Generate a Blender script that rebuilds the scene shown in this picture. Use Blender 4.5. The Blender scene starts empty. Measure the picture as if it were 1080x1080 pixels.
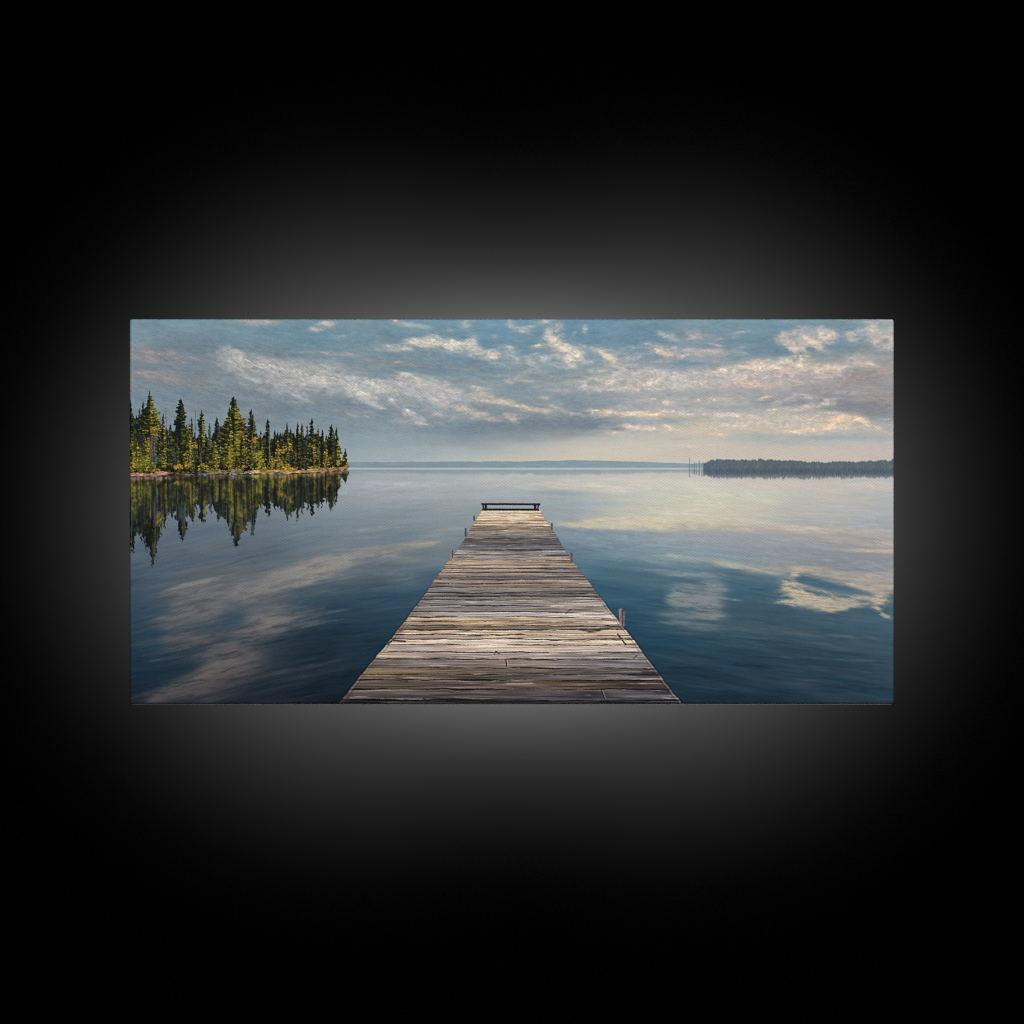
# A wide canvas print of a pier on a calm lake, hung clear of a black wall and lit from behind and from the front.
import bpy
import math
import numpy as np

WALL, HALO, FRONT, WEAVE, EDGE_STRIP = 0.0005, 4700, 1130, 0.00026, 0.0014
# ---------------------------------------------------------------- the printed picture, painted stroke by stroke
# Picture units: u to the right, v down, 1 unit = 1.5127 mm on the canvas.
U0, U1, V0, V1 = 136.5, 943.0, 336.5, 742.5
SS = 2.0                                   # samples per unit
NW = int(round((U1 - U0) * SS)) + 1
NH = int(round((V1 - V0) * SS)) + 1
xs = np.linspace(U0, U1, NW, dtype=np.float32)
ys = np.linspace(V0, V1, NH, dtype=np.float32)
X, Y = np.meshgrid(xs, ys)
rng = np.random.RandomState(7)
TABLE = np.random.RandomState(3).rand(64, 128, 128).astype(np.float32)


def vn(x, y, seed=0):
    t = TABLE[seed % 64].ravel()
    fx = np.asarray(x, np.float32); fy = np.asarray(y, np.float32)
    xi = np.floor(fx); yi = np.floor(fy)
    fx = fx - xi; fy = fy - yi
    fx = fx * fx * (3 - 2 * fx); fy = fy * fy * (3 - 2 * fy)
    x0 = xi.astype(np.int32) & 127; y0 = yi.astype(np.int32)
    x1 = (x0 + 1) & 127; y1 = ((y0 + 1) & 127) << 7; y0 = (y0 & 127) << 7
    a = t.take(y0 | x0); a += (t.take(y0 | x1) - a) * fx
    b = t.take(y1 | x0); b += (t.take(y1 | x1) - b) * fx
    b -= a; b *= fy; b += a
    return b


def fbm(x, y, seed=0, octaves=4, gain=0.55):
    s = 0.0; a = 1.0; tot = 0.0
    for k in range(octaves):
        s = s + a * vn(x * 2.03 ** k + 17.3 * k, y * 2.03 ** k + 9.1 * k, seed + k)
        tot += a; a *= gain
    return s / tot


def sstep(a, b, x):
    t = np.clip((x - a) / (b - a), 0, 1)
    return t * t * (3 - 2 * t)


def C(*c):
    return np.array(c, dtype=np.float32) / 255.0


def grid_colour(cols, rows, table, x, y):
    """smooth interpolation of a coarse colour chart"""
    cols = np.array(cols, np.float32); rows = np.array(rows, np.float32)
    t = np.array(table, np.float32) / 255.0
    ci = np.clip(np.searchsorted(cols, x, side='right') - 1, 0, len(cols) - 2)
    ri = np.clip(np.searchsorted(rows, y, side='right') - 1, 0, len(rows) - 2)
    fx = np.clip((x - cols[ci]) / (cols[ci + 1] - cols[ci]), 0, 1)
    fy = np.clip((y - rows[ri]) / (rows[ri + 1] - rows[ri]), 0, 1)
    fx = (0.5 * fx + 0.5 * fx * fx * (3 - 2 * fx))[..., None]
    fy = (0.5 * fy + 0.5 * fy * fy * (3 - 2 * fy))[..., None]
    a = t[ri, ci] * (1 - fx) + t[ri, ci + 1] * fx
    b = t[ri + 1, ci] * (1 - fx) + t[ri + 1, ci + 1] * fx
    return a * (1 - fy) + b * fy


def window(cx, cy, r):
    x0 = max(0, int((cx - r - U0) * SS)); x1 = min(NW, int((cx + r - U0) * SS) + 2)
    y0 = max(0, int((cy - r - V0) * SS)); y1 = min(NH, int((cy + r - V0) * SS) + 2)
    return slice(y0, y1), slice(x0, x1)


def blob(img, cx, cy, rx, ry, ang, col, alpha=0.8, rough=0.9, ns=9.0, soft=0.7, aniso=2.2, seed=None, col2=None, fine=0.5):
    """one cloud dab: a ragged ellipse, mottled between two colours"""
    if seed is None:
        seed = int(rng.randint(0, 60))
    R = max(rx, ry) * 1.9 + 4
    sl = window(cx, cy, R)
    x = X[sl]; y = Y[sl]
    if x.size == 0:
        return
    c, s = math.cos(math.radians(ang)), math.sin(math.radians(ang))
    u = (x - cx) * c + (y - cy) * s; v = -(x - cx) * s + (y - cy) * c
    wu = (fbm(u / 7 + cx, v / 5 + cy, seed + 11, 2) - 0.5) * 5
    n = fbm((u + wu) / (ns * aniso) + cx * 1.7, (v + wu * 0.6) / ns + cy * 1.3, seed, 5, 0.62)
    r = np.sqrt((u / rx) ** 2 + (v / ry) ** 2)
    a = np.clip((1 - r + rough * (n - 0.5) * 2.6) / soft, 0, 1)
    a = a * np.clip((1.85 - r) * 3, 0, 1) * alpha
    f = fbm((u + wu) / 4.5, v / 2.2, seed + 5, 3, 0.7)
    a = a * np.clip(1 + fine * (f - 0.5) * 2.4, 0, 1.25)
    a = np.clip(a, 0, 1)[..., None]
    cc = C(*col)
    if col2 is not None:
        m = np.clip((f - 0.5) * 3 + 0.5, 0, 1)[..., None]
        cc = cc * m + C(*col2) * (1 - m)
    img[sl] = img[sl] * (1 - a) + cc * a


def streak(img, pts, width, col, alpha=0.7, rough=0.8, seed=None, fine=0.6):
    """a brush stroke that follows a polyline"""
    if seed is None:
        seed = int(rng.randint(0, 60))
    px = [p[0] for p in pts]; py = [p[1] for p in pts]
    cx, cy = (min(px) + max(px)) / 2, (min(py) + max(py)) / 2
    R = max(max(px) - min(px), max(py) - min(py)) / 2 + width * 2.5 + 3
    sl = window(cx, cy, R)
    x = X[sl]; y = Y[sl]
    if x.size == 0:
        return
    w = (fbm(x / 11, y / 7, seed + 3, 3) - 0.5)
    x = x + w * 5; y = y + (fbm(x / 11, y / 7, seed + 9, 3) - 0.5) * 3.5
    best = np.full(x.shape, 1e9, np.float32)
    L = len(pts) - 1
    for k in range(L):
        ax, ay = pts[k]; bx, by = pts[k + 1]
        dx, dy = bx - ax, by - ay
        tt = ((x - ax) * dx + (y - ay) * dy) / (dx * dx + dy * dy)
        t = np.clip(tt, 0, 1)
        d = np.hypot(x - ax - t * dx, y - ay - t * dy)
        taper = np.sin(np.pi * np.clip((k + t) / L, 0.06, 0.94)) ** 0.5
        best = np.minimum(best, d / taper)
    n = fbm(X[sl] / 9, Y[sl] / 3, seed, 4, 0.65)
    a = np.clip(1 - best / width + rough * (n - 0.5) * 2.2, 0, 1)
    a = a * np.clip(2.6 - best / width, 0, 1)
    f = vn(X[sl] / 3.2, Y[sl] / 1.2, seed + 7)
    a = np.clip(a * alpha * (1 + fine * (f - 0.5) * 1.6), 0, 1)[..., None]
    img[sl] = img[sl] * (1 - a) + C(*col) * a


def cloudfield(img, blobs, skew, nx, ny, seed, lo=.24, hi=.9, warp=7.0, spread=1.0, fleck=.0, k=1.9, wy=.6, mottle=.3):
    """a whole bank of clouds: hand-placed masses broken up by one continuous drifting noise"""
    lo_r = min(b[1] - 2.3 * (b[3] * spread + b[2] * spread * abs(math.sin(math.radians(b[4])))) for b in blobs)
    hi_r = max(b[1] + 2.3 * (b[3] * spread + b[2] * spread * abs(math.sin(math.radians(b[4])))) for b in blobs)
    r0 = int(np.clip((lo_r - V0) * SS, 0, NH - 2)); r1 = int(np.clip((hi_r - V0) * SS, 2, NH))
    D = np.zeros((NH, NW), np.float32); W = np.full((NH, NW), 1e-4, np.float32); CC = np.zeros((NH, NW, 3), np.float32)
    for (cx, cy, rx, ry, ang, col, alpha) in blobs:
        rx *= spread; ry *= spread
        sl = window(cx, cy, max(rx, ry) * 2.1 + 1)
        x, y = X[sl], Y[sl]
        if x.size == 0:
            continue
        c, s_ = math.cos(math.radians(ang)), math.sin(math.radians(ang))
        u = ((x - cx) * c + (y - cy) * s_) / rx; v = (-(x - cx) * s_ + (y - cy) * c) / ry
        g = np.exp(-(u * u + v * v) * .9) - .02
        g = np.clip(g, 0, 1)
        D[sl] = 1 - (1 - D[sl]) * (1 - alpha * g)
        g2 = g * g + 1e-3 * g
        W[sl] += g2; CC[sl] += g2[..., None] * C(*col)
    D = D[r0:r1]; CC = CC[r0:r1] / W[r0:r1, :, None]
    x_ = X[r0:r1]; vv = Y[r0:r1] - skew[r0:r1]
    ax = (fbm(x_ / 13, vv / 8, seed + 13, 3) - .5) * warp; ay = (fbm(x_ / 13, vv / 8, seed + 17, 3) - .5) * warp * wy
    n = fbm((x_ + ax) / nx, (vv + ay) / ny, seed, 6, .68)
    n = np.clip((n - .5) * k * 1.25 + .5, 0, 1.2)
    a = sstep(lo, hi, D * (.42 + 1.16 * n))
    f = fbm((x_ + ax * 1.5) / (nx * .33), (vv + ay * 1.5) / (ny * .42), seed + 4, 4, .7)
    CC = CC * (1 + (f - .5) * mottle + (n - .5) * mottle * .5)[..., None]
    if fleck:
        rg = sstep(.62, .8, fbm((x_ + ax) / 3.4, (vv + ay) / 1.7, seed + 8, 3, .7)) * np.clip(D * 1.4, 0, 1)
        CC = CC + (rg * fleck)[..., None] * np.array([1.0, .97, .92], np.float32)
    a = a[..., None]
    img[r0:r1] = img[r0:r1] * (1 - a) + CC * a


def warp_xy(amp, sx, sy, seed):
    return ((fbm(X / sx, Y / sy, seed, 3) - 0.5) * 2 * amp, (fbm(X / sx, Y / sy, seed + 20, 3) - 0.5) * 2 * amp)


# ---------------- sky
COLS = [136, 200, 265, 330, 400, 470, 540, 605, 670, 740, 805, 870, 943]
SKY_ROWS = [336, 352, 368, 384, 400, 416, 432, 448, 462, 475, 487]
SKY = [
 [(112,139,153),(110,143,160),(112,136,150),(108,134,150),(112,134,148),(100,136,157),(102,140,162),(97,135,157),(97,134,153),(110,140,154),(108,138,153),(112,138,153),(135,152,160)],
 [(110,135,150),(110,131,145),(110,138,153),(104,136,153),(106,130,146),(96,132,153),(96,134,156),(98,134,155),(94,131,151),(108,135,150),(98,128,146),(104,131,147),(130,147,156)],
 [(124,130,140),(110,123,136),(110,129,143),(106,134,149),(120,137,148),(110,136,152),(110,138,154),(118,142,155),(108,136,153),(124,142,154),(96,126,145),(96,126,145),(122,138,148)],
 [(128,132,140),(116,128,140),(130,134,142),(124,137,147),(124,138,147),(120,135,146),(120,140,152),(126,146,156),(132,148,157),(136,148,157),(140,150,156),(152,153,153),(148,146,147)],
 [(126,132,140),(120,130,140),(124,130,140),(138,142,147),(118,136,149),(122,140,151),(128,144,153),(136,149,156),(152,160,164),(162,163,162),(160,157,155),(155,151,151),(146,143,146)],
 [(118,130,142),(117,129,141),(114,125,137),(118,128,139),(128,138,147),(136,145,151),(134,147,155),(133,147,157),(148,156,162),(162,164,165),(154,153,156),(148,147,150),(138,137,142)],
 [(117,132,144),(117,129,141),(113,124,136),(113,126,137),(120,131,141),(128,139,148),(130,142,150),(126,141,152),(155,163,168),(164,166,166),(168,167,166),(142,142,146),(129,132,139)],
 [(118,134,146),(118,132,144),(117,130,142),(120,133,144),(123,136,147),(117,129,141),(116,128,140),(110,124,138),(164,165,165),(182,178,168),(186,179,167),(190,179,162),(150,155,158)],
 [(124,138,150),(124,138,150),(126,140,150),(129,142,152),(137,149,157),(133,143,152),(136,146,153),(156,162,163),(175,175,170),(183,180,172),(157,166,170),(157,166,170),(160,164,167)],
 [(130,144,155),(130,144,155),(134,148,158),(138,151,160),(147,158,165),(154,163,168),(166,171,171),(187,183,172),(184,182,174),(186,180,172),(184,178,172),(181,176,172),(178,174,172)],
 [(134,148,158),(136,150,160),(140,154,164),(144,158,166),(154,164,170),(170,175,175),(184,183,175),(194,188,174),(186,185,178),(184,180,174),(183,178,172),(182,177,172),(178,174,172)],
]
print('paint: sky')
wx, wy = warp_xy(16, 55, 22, 1)
img = grid_colour(COLS, SKY_ROWS, SKY, X + wx, Y + wy * 0.45)
# brushy mottling of the open sky, calmer towards the horizon
calm = 1 - 0.72 * sstep(440, 470, Y)
tilt = 0.22
q = fbm((X + (Y - 400) * 0.5) / 26, (Y - np.interp(X, [136, 240, 470, 600, 943], [0, 26, 72, 82, 78])) / 7.5, 5, 5, 0.66) - 0.5
img += (q * 0.13 * calm)[..., None] * np.array([1.0, 0.9, 0.8], np.float32)
q2 = fbm(X / 40, Y / 13, 31, 4) - 0.5
img += (q2 * calm)[..., None] * np.array([0.08, 0.03, -0.02], np.float32)
S = img
CREAM, PALE, LILAC = (206, 192, 168), (178, 172, 166), (152, 150, 154)
SLATE = (106, 119, 133)
PINK = (152, 138, 138)
SKEW = np.interp(X, [136, 240, 470, 600, 943], [0, 26, 72, 82, 78]).astype(np.float32)
# slate undersides first
slate = []
for a in [(185, 358, 32, 4.5, 20, SLATE, .75), (215, 368, 24, 5, 14, SLATE, .7), (150, 353, 14, 4, 10, (112, 126, 138), .5),
          (292, 373, 24, 4.5, 8, SLATE, .7), (292, 408, 30, 5, 12, (108, 120, 133), .75), (372, 426, 30, 6, 8, (106, 119, 132), .75),
          (455, 373, 25, 4.5, 2, (120, 131, 143), .8), (330, 424, 40, 7, 6, (110, 122, 134), .6),
          (592, 446, 62, 6, 1, (116, 129, 142), .7), (625, 449, 38, 3.5, 2, (106, 120, 134), .75), (540, 446, 60, 7, 0, (116, 128, 140), .6),
          (602, 390, 16, 2.4, 0, (112, 132, 146), .6), (652, 450, 18, 4, 3, (112, 124, 138), .8), (655, 420, 26, 3.5, -3, (146, 152, 160), .7),
          (748, 429, 44, 2.6, 1, (144, 149, 157), .7), (905, 428, 52, 8, 8, (127, 128, 137), .75), (840, 425, 40, 4, 3, (136, 138, 147), .7),
          (815, 424, 22, 3.5, 0, (128, 140, 152), .6), (905, 402, 42, 8, 4, (146, 141, 145), .7), (690, 444, 40, 2.6, 1, (142, 158, 168), .75),
          (705, 443, 18, 2.4, 0, (132, 152, 166), .7), (880, 461, 90, 3.2, 1, (146, 157, 164), .75), (712, 463, 26, 1.4, 0, (152, 160, 166), .6),
          (225, 395, 40, 9, 12, (118, 129, 140), .6), (925, 438, 26, 7, 10, (130, 134, 142), .8), (740, 402, 7, 3.5, 0, (138, 150, 160), .7),
          (470, 455, 70, 5, 1, (121, 133, 145), .5), (660, 372, 12, 3, 15, (104, 136, 154), .6), (722, 383, 30, 3, 3, (104, 136, 154), .6)]:
    slate.append(a)
cloudfield(S, slate, SKEW, 20, 5.5, 2, lo=.15, hi=1.0, spread=1.1, mottle=.12)
# rose and lilac veils
veil = []
for a in [(163, 375, 34, 7, 6, PINK, .8), (185, 378, 20, 4, 8, (160, 146, 143), .5), (165, 397, 26, 4.5, 10, (148, 137, 138), .75), (188, 403, 20, 3, 14, (150, 140, 140), .5),
          (150, 393, 8, 1.6, 0, (176, 150, 135), .6), (178, 392, 9, 1.2, 0, (168, 144, 132), .5), (200, 378, 10, 1.4, 4, (168, 150, 142), .5),
          (330, 386, 36, 7, 12, (150, 150, 155), .85), (395, 381, 14, 4, 4, (138, 135, 136), .7), (350, 373, 30, 2.2, 3, (166, 157, 150), .8),
          (420, 382, 8, 1.6, 3, (160, 142, 136), .6), (442, 385, 14, 1.8, 4, (156, 140, 136), .6), (485, 389, 30, 2, 6, (150, 140, 140), .65),
          (500, 402, 22, 2.6, 3, (146, 144, 147), .6), (575, 399, 26, 3, 2, (150, 146, 148), .65), (610, 398, 12, 1.3, -3, (132, 130, 138), .75),
          (737, 355, 15, 5, 0, (165, 157, 158), .8), (742, 370, 26, 3.6, 2, (166, 160, 158), .8), (750, 380, 22, 2, 2, (150, 148, 152), .7),
          (576, 368, 10, 2.6, 12, (126, 128, 140), .8), (700, 381, 14, 2.4, 0, (160, 154, 152), .7), (930, 385, 20, 5, -6, (158, 146, 142), .7),
          (912, 396, 26, 3, -12, (150, 138, 138), .7), (885, 410, 60, 6, 3, (154, 148, 150), .6), (800, 412, 40, 5, 2, (160, 156, 156), .6),
          (460, 405, 60, 6, 3, (150, 152, 156), .5), (410, 418, 50, 6, 8, (146, 149, 154), .6)]:
    veil.append(a)
cloudfield(S, veil, SKEW, 12, 4.2, 9, lo=.1, hi=1.15, spread=1.15, mottle=.22)
# the long lit bank that slopes from the left towards the middle
bank = []
for k in range(64):
    t = rng.rand()
    cx = 244 + t * 232
    cy = float(np.interp(cx, [244, 262, 290, 320, 350, 380, 410, 440, 476], [374, 381, 390, 398, 406, 410, 411, 408, 412])) + rng.randn() * 4.6
    b = rng.rand()
    col = (196, 187, 178) if b > .6 else ((178, 173, 171) if b > .28 else (158, 158, 161))
    bank.append((cx, cy, rng.uniform(6, 14), rng.uniform(2.2, 4.4), rng.uniform(5, 30), col, rng.uniform(.35, .75)))
for k in range(26):
    cx = rng.uniform(300, 480); bank.append((cx, float(np.interp(cx, [300, 350, 400, 440, 480], [388, 399, 408, 410, 416])) + rng.randn() * 6, rng.uniform(10, 20), rng.uniform(3, 5), 10, (162, 161, 164), .5))
bank.append((232, 373, 10, 3, 20, (150, 158, 166), .6))
for k in range(16):
    cx = rng.uniform(236, 330); bank.append((cx, 388 + (cx - 236) * .34 + rng.randn() * 3, 9, 2, 24, (160, 158, 160), .5))
cloudfield(S, [(b[0] - 4, b[1] + 6, b[2] * 1.2, b[3] * 1.3, b[4], (136, 142, 150), b[6] * .6) for b in bank], SKEW, 10, 4.5, 25, lo=.05, hi=1.15, spread=1.6, fleck=.03, mottle=.22)
cloudfield(S, [b[:5] + (tuple(.55 * c + 70 for c in b[5]), b[6] * .62) for b in bank], SKEW, 9, 4.5, 20, lo=.06, hi=1.15, spread=1.65, fleck=.04, mottle=.3)
cloudfield(S, [b[:6] + (b[6] * (.66 if b[0] < 300 else .82),) for b in bank], SKEW, 8.5, 3.0, 22, lo=.16, hi=1.2, spread=1.2, fleck=.10, mottle=.42)
bright = [
 (277, 340, 15, 3, 2, (176, 164, 156), .8), (258, 337.5, 12, 1.6, 2, (178, 165, 155), .7), (343, 342, 9, 3.4, -6, (192, 178, 158), .85), (336, 347, 7, 1.5, 0, (196, 180, 158), .7), (362, 354, 12, 1.3, -12, (150, 160, 165), .6),
 (420, 339, 7, 1.8, 18, (192, 182, 168), .8), (433, 342, 12, 2.4, 8, (164, 168, 166), .7), (447, 344, 6, 1.2, 6, (172, 172, 166), .6), (495, 341, 6, 2.4, -30, (176, 176, 168), .7), (497, 348, 7, 3.6, 20, (160, 168, 170), .5), (474, 348, 2.4, 1.8, 0, (168, 170, 170), .7), (491, 338, 3, 1.4, 0, (180, 176, 168), .6),
 (418, 365, 20, 2.4, -4, (172, 170, 164), .8), (440, 361, 12, 3.4, 0, CREAM, .9), (456, 360, 8, 4.6, 0, (214, 200, 172), .95), (436, 358.5, 6, 1.5, 4, (222, 200, 164), .8), (475, 364, 9, 4.0, 0, (214, 200, 172), .95), (486, 365, 8, 3.6, 6, CREAM, .85), (497, 360, 5, 5.2, 0, (188, 184, 172), .75), (499, 367, 5, 2.8, 12, CREAM, .85), (458, 354, 5, 1.6, 0, (180, 180, 172), .6), (476, 359.5, 2.4, 2.6, 0, (220, 206, 178), .8),
 (424, 369, 9, 1.6, -2, (192, 178, 160), .6), (488, 371, 20, 2.6, 5, (160, 164, 166), .7), (516, 373, 10, 3.2, 12, (204, 192, 168), .85), (519, 376, 4, 2, 10, (218, 202, 172), .8), (523, 369, 7, 1.8, -14, (176, 178, 172), .7), (537, 366, 5, 2.4, 0, (190, 182, 168), .7), (521, 356, 2.4, 3.2, 10, (160, 168, 170), .6), (536, 371, 6, 3, 0, (172, 176, 172), .7), (528, 384, 14, 2.4, 18, (152, 164, 168), .6), (532, 396, 10, 1.6, 0, (170, 172, 168), .6),
 (502, 408, 6, 1.4, 10, (206, 192, 172), .85), (538, 402, 6, 1.8, 0, (196, 178, 158), .8), (554, 401, 7, 1.1, 2, (196, 178, 154), .7), (513, 410, 6, 1.3, 0, (180, 172, 162), .6),
 (538, 340, 2.4, 4, -20, (180, 182, 178), .8), (546, 347, 8, 2.2, 14, (176, 180, 176), .85), (565, 343, 12, 2.6, -20, (168, 174, 172), .8), (573, 338, 6, 1.6, 0, (178, 178, 172), .8), (590, 342, 4.6, 3, -40, (160, 170, 170), .75), (585, 347, 5, 1.6, -20, (150, 164, 168), .6),
 (579, 351, 4.5, 3, -30, (196, 188, 168), .85), (583, 359, 6, 4.6, 20, (218, 204, 174), .95), (590, 363, 7, 3.2, 38, (222, 206, 172), .95), (600, 370, 8, 5, 34, (222, 206, 174), .95), (609, 375, 4.6, 5.4, 0, (214, 200, 172), .9), (599, 381, 6, 4, 20, (200, 192, 170), .85), (603, 386, 4, 2, 10, (188, 184, 168), .7), (568, 364, 7, 1.6, -10, (206, 192, 164), .85), (591, 352, 6, 4, 50, (168, 174, 172), .7), (604, 374, 2.6, 2.4, 0, (140, 158, 168), .7), (596, 373, 2, 1.6, 0, (150, 160, 166), .6),
 (617, 348, 3, 5, -12, (156, 162, 166), .75), (607, 350, 3.4, 2, -40, (150, 162, 168), .6), (613, 366, 8, 2.4, 0, (156, 166, 170), .7), (621, 381, 9, 2.2, 0, (166, 172, 170), .7),
 (632, 369, 6, 1.8, 14, (190, 182, 162), .85), (642, 376, 8, 2.8, 26, (208, 196, 166), .95), (655, 372, 18, 2.2, 10, (148, 160, 166), .7), (668, 366, 14, 3, -6, (150, 160, 168), .6), (662, 379, 13, 3, -14, (166, 170, 168), .75), (655, 385, 14, 1.6, 3, (176, 172, 160), .6),
 (558, 375, 14, 1.5, -18, (160, 170, 172), .7), (572, 377, 12, 1.5, -10, (164, 170, 170), .7), (566, 388, 11, 3, 24, (160, 166, 168), .7), (560, 383, 10, 1.4, -14, (176, 172, 162), .5), (584, 382, 12, 4, 8, (150, 162, 168), .7), (553, 393, 5, 1.6, -20, (178, 178, 168), .6), (540, 378, 8, 4, 10, (160, 168, 170), .6),
 (634, 391, 12, 2.2, 0, (182, 178, 164), .75), (627, 400, 8, 3, 4, (196, 190, 172), .85), (646, 402, 8, 4.6, -10, (192, 188, 170), .85), (664, 393, 10, 4, 10, (184, 178, 166), .85), (620, 407, 8, 3, 0, (184, 180, 168), .75), (605, 403, 9, 2, 0, (178, 172, 162), .7), (640, 410, 14, 2.2, 0, (186, 178, 164), .7), (672, 402, 14, 4, 0, (180, 174, 164), .8), (668, 409, 10, 2, 0, (196, 184, 164), .7),
 (702, 353, 6, 2, 24, (170, 172, 172), .8), (712, 357, 9, 2, 14, (154, 164, 168), .7), (720, 349, 14, 1.8, -6, (156, 162, 166), .75), (733, 356, 10, 1.4, -8, (182, 170, 166), .7), (757, 357, 7, 1.2, 0, (172, 170, 166), .6), (755, 364, 10, 1.8, 14, (176, 166, 162), .7),
 (690, 367, 9, 3, 16, (180, 174, 164), .85), (702, 372, 9, 2.4, 18, (212, 190, 158), .9), (693, 369, 5, 1.6, 24, (216, 196, 164), .8), (730, 369, 18, 1.6, 2, (182, 172, 164), .75), (748, 371, 14, 1.3, 3, (186, 176, 166), .75), (735, 374, 16, 1.4, 1, (176, 170, 164), .7), (717, 377, 6, 1.4, -10, (176, 172, 166), .7), (690, 362, 7, 2, 20, (150, 162, 168), .6), (712, 366, 4, 3, 0, (164, 164, 166), .6),
 (783, 350, 8, 1.5, -6, (166, 166, 164), .75), (775, 354, 4, 1.5, 0, (146, 156, 164), .6), (783, 365, 4, 2, 0, (160, 164, 164), .75), (781, 370, 6, 1.6, 18, (140, 154, 162), .6),
 (685, 392, 14, 4, 6, (182, 178, 168), .85), (690, 403, 10, 5, -20, (194, 186, 168), .85), (678, 408, 12, 2.4, 0, (188, 178, 162), .7), (713, 398, 18, 4.6, -6, (186, 182, 170), .85), (728, 403, 10, 3, 0, (198, 190, 172), .85), (708, 408, 22, 3, 0, (188, 180, 166), .8), (750, 395, 12, 4.6, 0, (184, 176, 160), .9), (764, 391, 7, 2.4, 14, (212, 192, 160), .9), (760, 400, 16, 4, -10, (184, 180, 168), .8), (772, 405, 22, 3, 2, (190, 178, 164), .75), (783, 402, 10, 2.4, 10, (192, 176, 156), .7), (735, 394, 5, 2.2, 0, (188, 184, 170), .8),
 (790, 386, 14, 4, -6, (200, 186, 162), .9), (804, 386, 10, 4.6, 0, (204, 190, 166), .9), (798, 396, 18, 4, 4, (192, 178, 162), .8), (780, 387, 6, 2.4, 10, (180, 178, 168), .7), (792, 404, 14, 2, 2, (204, 182, 154), .7), (808, 400, 8, 4, 0, (172, 164, 160), .8),
 (826, 356, 6, 3.4, 0, (178, 170, 158), .85), (834, 354, 9, 4, 0, (184, 172, 156), .9), (832, 362, 8, 3.6, 24, (196, 180, 156), .9), (842, 359, 9, 4, 20, (184, 172, 162), .85), (838, 368, 6, 2, 14, (196, 180, 158), .85), (846, 368, 4, 2, 0, (184, 172, 156), .8), (853, 358, 10, 2.4, 28, (214, 194, 162), .95), (858, 362, 6, 2.2, 12, (210, 192, 162), .9), (852, 348, 9, 3.4, 24, (160, 164, 166), .75), (846, 346, 6, 2, 0, (158, 162, 164), .6), (861, 366, 6, 1.6, 18, (176, 168, 158), .7),
 (868, 353, 6, 4, 30, (204, 188, 160), .9), (877, 352, 6, 4.4, 10, (198, 182, 158), .9), (872, 359, 6, 2.4, 20, (186, 174, 158), .85), (866, 349, 7, 2.2, 0, (172, 172, 166), .7), (880, 356, 4, 2, 0, (188, 176, 158), .8), (866, 345, 4, 2, 0, (150, 160, 166), .6),
 (897, 353, 7, 3, 8, (184, 172, 156), .85), (909, 354, 6, 2.2, 0, (160, 164, 164), .75), (908, 349, 5, 2.4, 0, (150, 160, 164), .7), (900, 358, 4, 1.6, 0, (170, 168, 160), .7),
 (920, 349, 5, 4, 40, (204, 188, 160), .9), (930, 355, 8, 4.6, 20, (190, 174, 156), .9), (925, 362, 5, 3.6, 0, (194, 180, 158), .85), (940, 364, 4, 6, 0, (190, 174, 154), .85), (928, 342, 10, 1.8, 0, (176, 170, 160), .8), (938, 338, 8, 1.6, 0, (190, 180, 166), .8), (940, 350, 4, 5, 0, (180, 170, 158), .75), (894, 337.5, 5, 1.2, 0, (180, 174, 164), .7), (919, 357, 5, 2.4, 0, (178, 172, 160), .75), (932, 367, 5, 2, 0, (170, 168, 160), .7), (826, 338, 6, 1.6, 0, (146, 156, 162), .6), (918, 340, 5, 2, 30, (166, 166, 162), .7),
 (815, 384, 10, 3.4, -6, (194, 182, 162), .85), (828, 381, 7, 3, -10, (196, 182, 160), .8), (845, 378, 5.4, 4.6, 0, (206, 188, 158), .95), (851, 381, 3, 3, 0, (186, 176, 158), .85), (842, 385, 11, 3.2, 14, (206, 190, 162), .9), (862, 388, 12, 3.4, 6, (206, 188, 158), .9), (884, 387, 14, 3, -4, (204, 186, 158), .9), (872, 393, 14, 3, 0, (184, 174, 162), .85), (908, 377, 9, 3, 10, (188, 176, 160), .8), (916, 383, 9, 2.2, 14, (200, 182, 158), .8), (832, 394, 10, 2.4, 34, (202, 184, 160), .85), (820, 396, 16, 4, 4, (178, 168, 162), .85), (850, 399, 20, 4, 6, (166, 158, 158), .8), (900, 379, 10, 2.4, -20, (160, 162, 162), .7), (812, 406, 14, 2, -4, (192, 176, 158), .8), (866, 398, 14, 1.6, -4, (190, 176, 160), .7), (930, 393, 12, 2, -18, (164, 148, 138), .6), (818, 388, 12, 2.4, 8, (204, 190, 166), .7),
 # lower edge of the bank
 (448, 414, 22, 4, 6, (164, 163, 164), .75), (460, 420, 9, 4, 24, (194, 186, 174), .85), (468, 411, 10, 2.4, 18, (196, 184, 170), .8), (480, 414, 4, 3, 0, (192, 186, 178), .75), (488, 420, 16, 4, 4, (158, 158, 160), .7), (378, 415, 3, 1.3, 25, (214, 206, 194), .85), (394, 426, 6, 1.8, 16, (184, 174, 166), .8), (391, 423, 6, 1.2, 24, (170, 166, 164), .7), (371, 438, 5, 1.2, 22, (166, 160, 158), .7), (387, 439, 4, 1.2, 12, (164, 154, 150), .7), (413, 422, 3, 1.6, 30, (188, 178, 170), .75), (422, 423, 6, 1.6, 0, (164, 160, 160), .75),
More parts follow.
